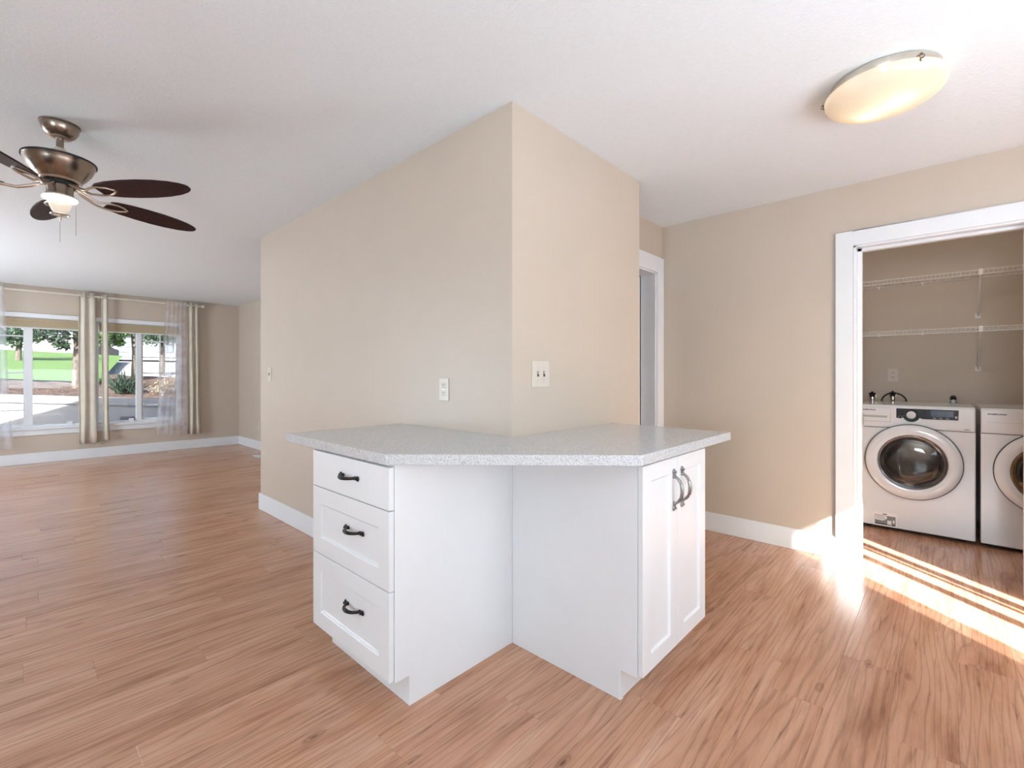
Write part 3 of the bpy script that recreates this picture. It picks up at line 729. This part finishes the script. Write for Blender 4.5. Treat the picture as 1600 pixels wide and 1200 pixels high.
st['label'] = 'white sticker with grey panel'
B(X0-0.0011, X0-0.0004, -1.148, -1.022, 0.040, 0.112).build('sticker_panel', 'grey_print', st)
B(X0-0.0014, X0-0.0010, -1.148, -1.022, 0.040, 0.050).build('sticker_bar', 'letter', st)
MB().prism([(-1.024, 0.074), (-1.024, 0.108), (-1.096, 0.108), (-1.096, 0.090), (-1.074, 0.072)], X0-0.0014, X0-0.0010, 0).build('sticker_bubble', 'white_print', st)
B(X0-0.0016, X0-0.0011, -1.124, -1.098, 0.046, 0.078).build('sticker_icon', 'white_print', st)
B(X0-0.0016, X0-0.0011, -1.142, -1.132, 0.062, 0.084).build('sticker_icon', 'white_print', st)
for k in range(3): B(X0-0.0018, X0-0.0013, -1.086+k*0.004, -1.030, 0.083+k*0.008, 0.0855+k*0.008).build('sticker_text', 'grey_print', st)
B(X0-0.0011, X0-0.0004, -1.096, -1.070, 0.120, 0.127).build('sticker_text', 'letter', st)

dm, dyc, dy1 = machine('clothes_dryer', 'white front loading dryer beside the washing machine', 'dryer', -1.610, False)
text_mesh('logo_lettering', 'SAMSUNG', 0.0145, (X0-0.0005, -1.644, 0.930), (0, -1, 0), (0, 0, 1), 'letter', dm, 0.0003, 1.1, 0.0006, width=0.092)
B(X0-0.0008, X0+0.001, -1.83, -1.640, 0.878, 0.8795).build('fascia_line', 'grey_plastic', dm)
B(X0-0.003, X0+0.004, -2.24, -1.90, 0.88, 0.952).build('control_panel', 'black_gloss', dm, bevel=0.001, seg=1)

# water valves, hose and drain behind the washer
def valve(y, z, label, handle):
    th = thing('water_valve', label, 'valve', (XB-0.03, y, z))
    MB().lathe([(0.028, 0), (0.028, -0.006), (0.012, -0.008), (0.012, -0.05)], (XB, y, z), 14, 'x').build('stem', 'brass', th, smooth=True)
    MB().lathe([(0.015, -0.045), (0.018, -0.02), (0.014, 0.0), (0.018, 0.012)], (XB-0.05, y, z+0.0), 14).build('spout', 'chrome', th, smooth=True)
    m = MB()
    for k in range(5):
        a = 2*PI*k/5+0.3; m.ball((XB-0.075, y+0.017*math.cos(a), z+0.02+0.017*math.sin(a)), 0.011, 8)
    m.ball((XB-0.07, y, z+0.02), 0.014, 8); m.build('handwheel', handle, th, smooth=True)
    return th
valve(-0.93, 1.010, 'dark water valve beside the doorway jamb above the washing machine', 'dark_metal')
valve(-1.078, 1.018, 'brass water valve ringed by a looping hose behind the washer', 'dark_metal')
hz = thing('water_hose', 'thin dark hose looping over the brass valve', 'hose', (XB-0.06, -1.08, 0.93))
MB().tube([(XB-0.06, -1.085+0.088*math.cos(a), 0.965+0.080*math.sin(a)) for a in [PI*(k-1)/14 for k in range(17)]], 0.0065, 8).build('tube', 'rubber', hz, smooth=True)
dp = thing('drain_hose', 'black ribbed drain hose end standing against the laundry wall', 'hose', (XB-0.05, -1.475, 0.90))
MB().tube([(XB-0.10, -1.478, 0.90), (XB-0.10, -1.478, 0.985), (XB-0.09, -1.478, 1.005), (XB-0.065, -1.478, 1.015), (XB-0.02, -1.478, 1.015)], [0.019, 0.02, 0.021, 0.02, 0.018], 12).build('tube', 'rubber', dp, smooth=True)
MB().lathe([(0.0, -0.012), (0.014, -0.012), (0.016, 0.0)], (XB-0.117, -1.478, 0.985), 12, 'x').build('clamp', 'grey_plastic', dp, smooth=True)

# wire shelves
def wire_shelf(z, label):
    y0, y1 = -2.42, -0.73; xb, xf = XB-0.008, XB-0.40
    th = thing('wire_shelf', label, 'shelf', (XB-0.2, (y0+y1)/2, z), 'white wire shelves in the laundry')
    m = MB(); yy = y0+0.01
    while yy < y1:
        m.tube([(xb, yy, z), (xf, yy, z), (xf-0.002, yy, z-0.034)], 0.0018, 4); yy += 0.0254
    stuff(m.build('cross_wires', 'wire', th))
    for (x, dz, r) in ((xb, -0.003, 0.0035), (xf, -0.003, 0.0035), (xf, -0.036, 0.0035), ((xb+xf)/2, -0.004, 0.003)):
        MB().tube([(x, y0, z+dz), (x, y1, z+dz)], r, 6).build('rail', 'wire', th, smooth=True)
    for y_ in (-1.63,):
        m = MB(); m.tube([(xf+0.01, y_, z-0.022), (XB-0.012, y_, z-0.325)], 0.0065, 6)
        m.build('brace', 'wire', th, smooth=True)
        B(XB-0.010, XB-0.0005, y_-0.018, y_+0.018, z-0.345, z-0.305).build('brace_foot', 'wire', th, bevel=0.002, seg=1)
        B(xf-0.006, xf+0.012, y_-0.012, y_+0.012, z-0.042, z+0.006).build('brace_clip', 'wire', th, bevel=0.002, seg=1)
    for y_ in (-0.975, -1.28, -1.90): B(XB-0.020, XB-0.0005, y_-0.008, y_+0.008, z-0.022, z+0.008).build('wall_clip', 'wire', th, bevel=0.002, seg=1)
wire_shelf(2.03, 'upper white wire shelf on the laundry wall')
wire_shelf(1.585, 'lower white wire shelf on the laundry wall')

# ------------------------------------------------------------------ ceiling fan
FX, FY = -1.373, 1.766
fan = thing('ceiling_fan', 'brushed nickel ceiling fan with five dark mahogany blades and a lit lamp', 'ceiling fan', (FX, FY, 2.44))
MB().lathe([(0.077, 2.44), (0.077, 2.433), (0.073, 2.431), (0.073, 2.425), (0.069, 2.408), (0.057, 2.386), (0.040, 2.374), (0.030, 2.371)], (FX, FY, 0), 40).build('canopy', 'nickel', fan, smooth=True)
MB().lathe([(0.040, 2.378), (0.042, 2.372), (0.030, 2.366), (0.022, 2.366)], (FX, FY, 0), 32).build('canopy_ring', 'nickel_light', fan, smooth=True)
MB().lathe([(0.0145, 2.37), (0.0145, 2.295)], (FX, FY, 0), 20).build('downrod', 'nickel', fan, smooth=True)
m = MB().lathe([(0.019, 2.322), (0.023, 2.318), (0.023, 2.302), (0.027, 2.298), (0.027, 2.275)], (FX, FY, 0), 20)
m.tube([(FX-0.032, FY, 2.310), (FX+0.032, FY, 2.310)], 0.004, 8); m.build('collar', 'nickel_light', fan, smooth=True)
MB().lathe([(0.027, 2.279), (0.120, 2.270), (0.136, 2.265), (0.138, 2.258), (0.134, 2.253), (0.130, 2.238), (0.119, 2.213), (0.101, 2.187), (0.082, 2.166), (0.070, 2.160), (0.0, 2.160)], (FX, FY, 0), 56).build('motor_housing', 'nickel', fan, smooth=True)
MB().lathe([(0.1390, 2.264), (0.1400, 2.259), (0.1390, 2.254)], (FX, FY, 0), 56, caps=False).build('housing_band', 'dark_metal', fan, smooth=True)
MB().lathe([(0.080, 2.167), (0.083, 2.161), (0.076, 2.155), (0.068, 2.158)], (FX, FY, 0), 40, caps=False).build('trim_ring', 'nickel_light', fan, smooth=True)
MB().lathe([(0.062, 2.162), (0.062, 2.138), (0.045, 2.138)], (FX, FY, 0), 32).build('flywheel', 'dark_metal', fan, smooth=True)
MB().lathe([(0.046, 2.140), (0.050, 2.136), (0.049, 2.100), (0.053, 2.093), (0.053, 2.088)], (FX, FY, 0), 40).build('switch_housing', 'nickel', fan, smooth=True)
hub = MB().lathe([(0.052, 2.089), (0.061, 2.085), (0.061, 2.079), (0.03, 2.076)], (FX, FY, 0), 40).build('light_fitter', 'nickel_light', fan, smooth=True)
for k in range(22):
    a = 2*PI*k/22; MB().ball((FX+0.059*math.cos(a), FY+0.059*math.sin(a), 2.072), 0.0075, 8).build('crystal_bead', 'bead', hub, smooth=True)
MB().lathe([(0.040, 2.068), (0.042, 2.050), (0.041, 2.040), (0.031, 2.014), (0.021, 2.002)], (FX, FY, 0), 32, caps=False).build('lamp_glass', 'frosted', fan, smooth=True)
MB().lathe([(0.020, 2.004), (0.024, 1.999), (0.024, 1.995), (0.0, 1.991)], (FX, FY, 0), 24).build('finial_cup', 'nickel_light', fan, smooth=True)
MB().tube([(FX+0.034*math.cos(2*PI*k/20), FY+0.034*math.sin(2*PI*k/20), 1.995) for k in range(20)], 0.0035, 6, True).build('finial_ring', 'nickel_light', fan, smooth=True)
MB().lathe([(0.005, 1.994), (0.006, 1.979), (0.003, 1.962)], (FX, FY, 0), 10).build('finial', 'nickel_light', fan, smooth=True)
MB().tube([(FX, FY, 1.965), (FX, FY, 1.860)], 0.0011, 5).build('pull_chain', 'nickel_light', fan)
MB().tube([(FX+0.053, FY-0.02, 2.075), (FX+0.056, FY-0.021, 2.04), (FX+0.056, FY-0.021, 1.90)], 0.0011, 5).build('pull_chain', 'nickel_light', fan)
prof = [(0.205, 0.034), (0.23, 0.048), (0.29, 0.061), (0.37, 0.068), (0.46, 0.069), (0.54, 0.063), (0.61, 0.050), (0.655, 0.034), (0.677, 0.020), (0.684, 0.010)]
for k in range(5):
    a = math.radians(-50.5+72*k); ca, sa = math.cos(a), math.sin(a)
    er = Vector((ca, sa, 0)); et = Vector((-sa, ca, 0)); pit = math.radians(-13)
    es = et*math.cos(pit)+Vector((0, 0, 1))*math.sin(pit); en = er.cross(es)
    c0 = Vector((FX, FY, 2.112)); RS = 0.972
    outline = [(r*RS, h) for r, h in prof]+[(r*RS, -h) for r, h in prof[::-1]]
    m = MB(); vs = [c0+er*r+es*h+en*0.004 for r, h in outline]+[c0+er*r+es*h-en*0.004 for r, h in outline]; n = len(outline)
    m.add(vs, [tuple(range(n)), tuple(range(n, 2*n))[::-1]]+[(i, (i+1) % n, n+(i+1) % n, n+i) for i in range(n)])
    bl = m.build('blade', 'blade', fan, bevel=0.0015, seg=1)
    m = MB()
    low = -en*0.007 if en.z > 0 else en*0.007
    for s in (-1, 1):
        pth = [(0.058, 0.006*s, 0.034), (0.11, 0.010*s, 0.010), (0.15, 0.016*s, -0.004), (0.19, 0.030*s, -0.002), (0.225, 0.034*s, 0.0), (0.262, 0.024*s, 0.0), (0.290, 0.004*s, 0.0)]
        m.tube([c0+er*r+es*h+Vector((0, 0, dz))+low for r, h, dz in pth], [0.007, 0.007, 0.006, 0.006, 0.0055, 0.005, 0.005], 8)
    m.build('blade_iron', 'nickel_light', fan, smooth=True)
fl = bpy.data.lights.new('fan_lamp', 'POINT'); fl.energy = 0.035; fl.color = (1.0, 0.88, 0.78); fl.shadow_soft_size = 0.03
fo = bpy.data.objects.new('fan_lamp', fl); COL.objects.link(fo); fo.location = (FX, FY, 2.045)

# ------------------------------------------------------------------ flush ceiling light
LX, LY = 0.952, -1.238
lt = thing('ceiling_light', 'flush ceiling light with a glowing alabaster glass bowl', 'ceiling light', (LX, LY, 2.44))
MB().lathe([(0.178, 2.44), (0.186, 2.436), (0.186, 2.400), (0.182, 2.395), (0.0, 2.398)], (LX, LY, 0), 56).build('base_pan', 'nickel_light', lt, smooth=True)
pr = [(0.204, 2.399), (0.207, 2.392), (0.205, 2.386)]+[(0.205*math.cos(t_), 2.386-0.070*math.sin(t_)) for t_ in [PI/2*i/14 for i in range(1, 15)]]
MB().lathe(pr, (LX, LY, 0), 64, caps=False).build('glass_bowl', 'alabaster', lt, smooth=True)
for k in range(3):
    a = math.radians(97+120*k); ca, sa = math.cos(a), math.sin(a)
    m = MB(); P0 = lambda r, z: (LX+r*ca, LY+r*sa, z)
    m.tube([P0(0.172, 2.41), P0(0.208, 2.408), P0(0.212, 2.398), P0(0.205, 2.386), P0(0.196, 2.385)], 0.005, 8)
    m.ball(P0(0.212, 2.397), 0.0085, 8); m.build('clip', 'nickel', lt, smooth=True)
for s in (-1, 1):
    MB().ball((LX+0.03*s, LY+0.05*s, 2.358), 0.022, 14).build('bulb', 'bulb', lt, smooth=True)
    pl = bpy.data.lights.new('ceiling_bulb', 'POINT'); pl.energy = 1.05; pl.color = (1.0, 0.84, 0.64); pl.shadow_soft_size = 0.024
    po = bpy.data.objects.new('ceiling_bulb', pl); COL.objects.link(po); po.location = (LX+0.03*s, LY+0.05*s, 2.358)

# the laundry closet's own small ceiling lamp, above the doorway head
ll = thing('laundry_light', 'small frosted dome light on the laundry ceiling', 'ceiling light', (2.62, -1.40, 2.44))
MB().lathe([(0.09, 2.44), (0.095, 2.436), (0.095, 2.415), (0.0, 2.415)], (2.62, -1.40, 0), 32).build('base_pan', 'nickel_light', ll, smooth=True)
MB().lathe([(0.088*math.cos(t_), 2.414-0.06*math.sin(t_)) for t_ in [PI/2*i/8 for i in range(9)]], (2.62, -1.40, 0), 32, caps=False).build('glass_dome', 'frosted', ll, smooth=True)
q_ = bpy.data.lights.new('laundry_bulb', 'POINT'); q_.energy = 12; q_.color = (1.0, 0.93, 0.85); q_.shadow_soft_size = 0.05
q_o = bpy.data.objects.new('laundry_bulb', q_); COL.objects.link(q_o); q_o.location = (2.62, -1.40, 2.34)

# ------------------------------------------------------------------ patio door (behind the camera) with vertical blinds
pdm = MB()
pdm.box(PD[0], PD[1], SY-0.11, SY-0.01, 1.985, 2.0); pdm.box(PD[0], PD[0]+0.03, SY-0.11, SY-0.01, 0, 1.985); pdm.box(PD[1]-0.02, PD[1], SY-0.11, SY-0.01, 0, 1.985)
pdo = struct(pdm.build('door_2', 'trim'), 'white framed sliding patio door')
B(PD[0]+0.03, PD[1]-0.02, SY-0.075, SY-0.069, 0.002, 1.985).build('pane', 'pane', pdo)
B(-0.05, 0.085, SY-0.055, SY-0.052, 0.002, 1.985).build('screen', 'screen_mesh', pdo)
vb = thing('vertical_blinds', 'white vertical slat blinds drawn aside at the patio door', 'blinds', (-0.7, SY-0.03, 0))
for (a, b) in [(-2.17+0.089*k, -2.17+0.089*(k+1)) for k in range(24)]+[(0.40, 0.488), (0.602, 0.645), (0.660, 0.745)]:
    if b < -0.03 or a > 0.3: B(a, b, SY-0.034, SY-0.031, 0.01, 1.98).build('slat', 'blind', vb)
# west windows, added out of view for interior brightness
for nm, ww in (('added_window_3', WW1), ('added_window_4', WW2)):
    m = MB(); a, b, c_, d_ = ww
    m.box(WX-0.1, WX-0.03, a, a+0.05, c_, d_); m.box(WX-0.1, WX-0.03, b-0.05, b, c_, d_); m.box(WX-0.1, WX-0.03, a+0.05, b-0.05, c_, c_+0.05); m.box(WX-0.1, WX-0.03, a+0.05, b-0.05, d_-0.05, d_)
    m.box(WX-0.1, WX-0.03, (a+b)/2-0.03, (a+b)/2+0.03, c_+0.05, d_-0.05)
    wo_ = struct(m.build(nm, 'trim'), 'white framed west window, added out of view')
    B(WX-0.07, WX-0.065, a+0.05, b-0.05, c_+0.05, d_-0.05).build('pane', 'pane', wo_)
    rs = thing('added_sun_shade', 'unseen white shade added to block the sun at the ' + ('kitchen' if nm == 'added_window_3' else 'living room') + ' west window', 'shade', (WX-0.015, (a+b)/2, c_))  # unseen shade added to keep direct sun and its floor bounce out
    B(WX-0.016, WX-0.014, a+0.004, b-0.004, c_+0.004, d_-0.03).build('fabric', 'blind', rs)
    MB().tube([(WX-0.018, a+0.004, d_-0.02), (WX-0.018, b-0.004, d_-0.02)], 0.016, 10).build('roller', 'blind', rs, smooth=True)

# ------------------------------------------------------------------ outdoors
def grid(name, mat, fz, x0, x1, y0, y1, nx, ny):
    vs = [(x0+(x1-x0)*i/nx, y0+(y1-y0)*j_/ny, 0) for j_ in range(ny+1) for i in range(nx+1)]
    vs = [(x, y_, fz(x, y_)) for x, y_, _ in vs]
    fs = [(j_*(nx+1)+i, j_*(nx+1)+i+1, (j_+1)*(nx+1)+i+1, (j_+1)*(nx+1)+i) for j_ in range(ny) for i in range(nx)]
    return MB().add(vs, fs).build(name, mat, smooth=True, org=(0, 0, 0))
def hill(x, y_):
    pts = [(10.0, 0.74), (11.0, 0.84), (13.5, 1.05), (22, 1.75), (26, 2.0), (60, 2.6)]
    if y_ <= pts[0][0]: return pts[0][1]
    for (a, za), (b, zb) in zip(pts, pts[1:]):
        if y_ <= b: return za+(zb-za)*(y_-a)/(b-a)
    return pts[-1][1]
struct(B(-40, 40, -40, 30, -0.4, -0.2).build('ground', 'concrete'), 'pale paved ground around the house')
# slanted low retaining wall: runs through (-1.5, 11.0) and (0.4, 10.0)
wd = Vector((1.9, -1.0, 0)).normalized(); wn = Vector((-wd.y, wd.x, 0)); wp = Vector((-1.516, 11.0, 0))
def wl(s, d): q = wp+wd*s+wn*d; return (q.x, q.y)
rw = thing('retaining_wall', 'low white concrete retaining wall with a cap, outside the windows', 'retaining wall', (*wl(0, 0.1), -0.2))
def zcap(s): return 0.85 - 0.052*s
m = MB(); ss = [-9, 12]
vs = []
for d in (0.02, 0.22):
    for s in ss: vs += [(*wl(s, d), -0.2), (*wl(s, d), zcap(s)-0.13)]
m.add(vs, [(0, 2, 3, 1), (4, 5, 7, 6), (1, 3, 7, 5), (0, 4, 6, 2), (0, 1, 5, 4), (2, 6, 7, 3)]); m.build('wall_face', 'concrete', rw)
m = MB(); vs = []
for d in (-0.03, 0.27):
    for s in ss: vs += [(*wl(s, d), zcap(s)-0.13), (*wl(s, d), zcap(s))]
m.add(vs, [(0, 2, 3, 1), (4, 5, 7, 6), (1, 3, 7, 5), (0, 4, 6, 2), (0, 1, 5, 4), (2, 6, 7, 3)]); m.build('cap', 'concrete', rw)
q = wl(1.72, 0.0); m = MB(); u = wd
def wq(s, d, z): a_ = wl(s, d); return (a_[0], a_[1], z)
m.add([wq(1.60, 0.0, 0.27), wq(1.82, 0.0, 0.27), wq(1.82, 0.0, 0.41), wq(1.60, 0.0, 0.41), wq(1.60, 0.03, 0.27), wq(1.82, 0.03, 0.27), wq(1.82, 0.03, 0.41), wq(1.60, 0.03, 0.41)],
      [(0, 1, 2, 3), (4, 7, 6, 5), (0, 4, 5, 1), (1, 5, 6, 2), (2, 6, 7, 3), (3, 7, 4, 0)]); m.build('drain_vent', 'roof', rw)
def bedz(x, y_):
    s = (Vector((x, y_, 0))-wp).dot(wd); d = (Vector((x, y_, 0))-wp).dot(wn)
    base = zcap(s)-0.03
    return base + max(0, d)*0.09 + 0.03*math.sin(x*5)*math.sin(y_*4)
vs = []; fs = []; nx, ny = 60, 10
for j_ in range(ny+1):
    for i in range(nx+1):
        s = -9+21*i/nx; d = 0.2+4.6*j_/ny; p = wl(s, d); vs.append((p[0], p[1], zcap(s)-0.05+d*0.085+0.02*math.sin(s*7+j_)))
fs = [(j_*(nx+1)+i, j_*(nx+1)+i+1, (j_+1)*(nx+1)+i+1, (j_+1)*(nx+1)+i) for j_ in range(ny) for i in range(nx)]
struct(MB().add(vs, fs).build('bark_bed', 'bark', smooth=True, org=(0, 0, 0)), 'brown bark mulch bed behind the retaining wall')
vs = []
for j_ in range(9):
    for i in range(nx+1):
        d = 2.6+10.5*j_/8; s = -14+(14.4-(d-2)*0.33)*i/nx; p = wl(s, d); vs.append((p[0], p[1], zcap(s)-0.01+2.6*0.085+(d-2.6)*0.078))
fs = [(j_*(nx+1)+i, j_*(nx+1)+i+1, (j_+1)*(nx+1)+i+1, (j_+1)*(nx+1)+i) for j_ in range(8) for i in range(nx)]
struct(MB().add(vs, fs).build('lawn', 'grass', smooth=True, org=(0, 0, 0)), 'bright green sloping lawn')
struct(grid('road', 'asphalt', lambda x, y_: hill(x, y_)-0.12, -30, 40, 14, 60, 20, 20), 'pale street beyond the lawn')

def leaves(parent, clusters, count, size, mat, seed, asp=0.45, name='foliage'):
    rg = random.Random(seed); m = MB()
    for _ in range(count):
        c_ = rg.choice(clusters); r = c_[3]
        d = Vector((rg.gauss(0, 1), rg.gauss(0, 1), rg.gauss(0, 1))).normalized()*r*rg.random()**0.4
        p = Vector(c_[:3])+Vector((d.x, d.y, d.z*0.75))
        a1 = Vector((rg.gauss(0, 1), rg.gauss(0, 1), rg.gauss(-0.3, 0.7))).normalized(); a2 = a1.cross(Vector((rg.gauss(0, 1), rg.gauss(0, 1), rg.gauss(0, 1)))).normalized()
        s = size*rg.uniform(0.7, 1.3); w_ = s*asp
        m.add([p-a1*s/2, p+a2*w_/2, p+a1*s/2, p-a2*w_/2], [(0, 1, 2, 3)])
    return stuff(m.build(name, mat, parent))
def tree(label, base, top, r, clusters, count, size, mat, seed):
    th = thing('tree', label, 'tree', base)
    b = Vector(base); t_ = Vector(top)
    m = MB(); m.tube([b-Vector((0, 0, 0.2)), b+(t_-b)*0.35+Vector((0.03, 0, 0)), b+(t_-b)*0.7-Vector((0.02, 0, 0)), t_], [r*1.25, r, r*0.85, r*0.6], 10)
    for c_ in clusters[:6]: m.tube([b+(t_-b)*0.75, Vector(c_[:3])], [r*0.45, r*0.12], 6)
    m.build('trunk', 'trunk', th, smooth=True)
    leaves(th, clusters, count, size, mat, seed)
    return th
tree('broad leaved tree with a dark trunk standing in the bark bed', (-0.56, 12.5, 0.98), (-0.58, 12.5, 3.4), 0.075,
     [(-0.90, 12.3, 2.02, 0.24), (-1.12, 12.3, 2.10, 0.24), (-0.80, 12.3, 1.84, 0.14), (-0.70, 12.4, 2.12, 0.2), (-1.35, 12.4, 2.25, 0.28), (-0.98, 12.3, 2.4, 0.45), (-0.3, 12.4, 2.6, 0.4)], 750, 0.11, 'leaf_dark', 21)
tree('bright green tree with drooping leaves behind the spiky plant', (0.62, 13.9, 1.05), (0.6, 13.9, 3.3), 0.06,
     [(0.06, 13.6, 2.03, 0.20), (0.20, 13.6, 2.16, 0.22), (0.0, 13.6, 2.28, 0.25), (0.42, 13.7, 2.36, 0.25), (0.2, 13.7, 2.65, 0.4), (0.30, 13.6, 2.02, 0.10)], 620, 0.11, 'leaf', 22)
tree('dense tree at the far edge of the lawn', (-1.40, 20.0, 1.5), (-1.40, 20.0, 3.4), 0.07,
     [(-1.42, 19.8, 2.35, 0.40), (-1.15, 19.8, 2.50, 0.40), (-1.75, 19.9, 2.45, 0.45), (-1.45, 19.8, 3.0, 0.8), (-0.9, 19.9, 2.9, 0.5)], 1700, 0.12, 'leaf_dark', 23)
tree('grey green tree beside the far garage', (1.75, 17.0, 1.3), (1.75, 17.0, 3.2), 0.07,
     [(1.40, 16.7, 2.32, 0.30), (1.60, 16.7, 2.5, 0.35), (1.9, 16.8, 2.4, 0.4), (1.6, 16.7, 2.9, 0.6), (2.3, 16.8, 2.6, 0.6)], 1300, 0.10, 'leaf_dark', 24)
ag = thing('spiky_plant', 'spiky blue green agave clump in the bark bed', 'plant', (0.10, 11.3, 0.84))
rg = random.Random(5)
for k in range(70):
    a = 2*PI*rg.random(); tl = rg.uniform(0.1, 1.15); L_ = rg.uniform(0.38, 0.62); d = Vector((math.cos(a)*math.sin(tl), math.sin(a)*math.sin(tl), math.cos(tl)))
    b = Vector((0.10+rg.uniform(-0.15, 0.15), 11.3+rg.uniform(-0.12, 0.12), 0.84)); sd_ = d.cross(Vector((0, 0, 1))).normalized(); nn = sd_.cross(d)
    w_ = 0.017; m = MB()
    m.add([b-sd_*w_*0.7, b+sd_*w_*0.7, b+d*L_*0.4+sd_*w_, b+d*L_, b+d*L_*0.4-sd_*w_, b-nn*0.014, b+d*L_*0.4-nn*0.02], [(0, 1, 2, 3, 4), (0, 5, 1), (1, 5, 6, 2), (2, 6, 3), (3, 6, 4), (4, 6, 5, 0)])
    m.build('leaf', 'agave', ag)
sh = thing('dry_shrub', 'dry straw coloured shrub at the edge of the bark bed', 'shrub', (0.72, 11.0, 0.76))
leaves(sh, [(0.70, 11.0, 0.90, 0.25), (0.95, 11.0, 0.95, 0.28), (0.8, 11.1, 1.05, 0.22)], 700, 0.07, 'drygrass', 31, 0.3, 'twigs')

def house(name, label, x0, x1, y0, y1, z0, z1, zr, mat, parts):
    th = thing(name, label, 'house', ((x0+x1)/2, (y0+y1)/2, z0))
    B(x0, x1, y0, y1, z0, z1).build('wall', mat, th)
    e = 0.4; ym = (y0+y1)/2
    MB().add([(x0-e, y0-e, z1-0.05), (x1+e, y0-e, z1-0.05), (x1+e, y1+e, z1-0.05), (x0-e, y1+e, z1-0.05), (x0-e, ym, zr), (x1+e, ym, zr)],
             [(0, 1, 5, 4), (2, 3, 4, 5), (0, 4, 3), (1, 2, 5), (0, 3, 2, 1)]).build('roof', 'roof', th)
    for (nm, a, b, c_, d_, mt) in parts:
        f = B(a, b, y0-0.06, y0+0.02, c_, d_).build(nm, mt, th)
        if nm == 'garage_door':
            for k in range(1, 4): B(a, b, y0-0.07, y0-0.055, c_+(d_-c_)*k/4-0.02, c_+(d_-c_)*k/4+0.02).build('panel_joint', 'roof', f)
    return th
house('house', 'white house beyond the lawn', -4.2, 0.75, 29, 36, 2.0, 4.2, 5.6, 'housewhite', [('window', -2.6, -1.6, 2.7, 3.7, 'roof'), ('window', -0.4, 0.3, 2.8, 3.6, 'roof')])
house('house', 'pale house with a blue grey garage door beyond the street', 1.7, 7.0, 28, 35, 2.0, 3.35, 5.0, 'housewhite', [('garage_door', 1.78, 2.75, 2.1, 3.15, 'housegrey'), ('window', 3.4, 4.2, 2.4, 3.1, 'housegrey')])
car = thing('parked_car', 'dark car parked on the street behind the leaves', 'car', (1.25, 26.0, 1.9))
MB().prism([(0.3, 2.05), (1.75, 2.05), (1.75, 2.35), (1.55, 2.42), (1.35, 2.68), (0.75, 2.68), (0.5, 2.40), (0.3, 2.32)], 25.6, 26.6, 1).build('car_body', 'carpaint', car, bevel=0.04, seg=2)
for x in (0.6, 1.45): MB().lathe([(0.14, -0.03), (0.14, 1.03)], (x, 25.6, 2.02), 16, 'y').build('wheel', 'rubber', car)
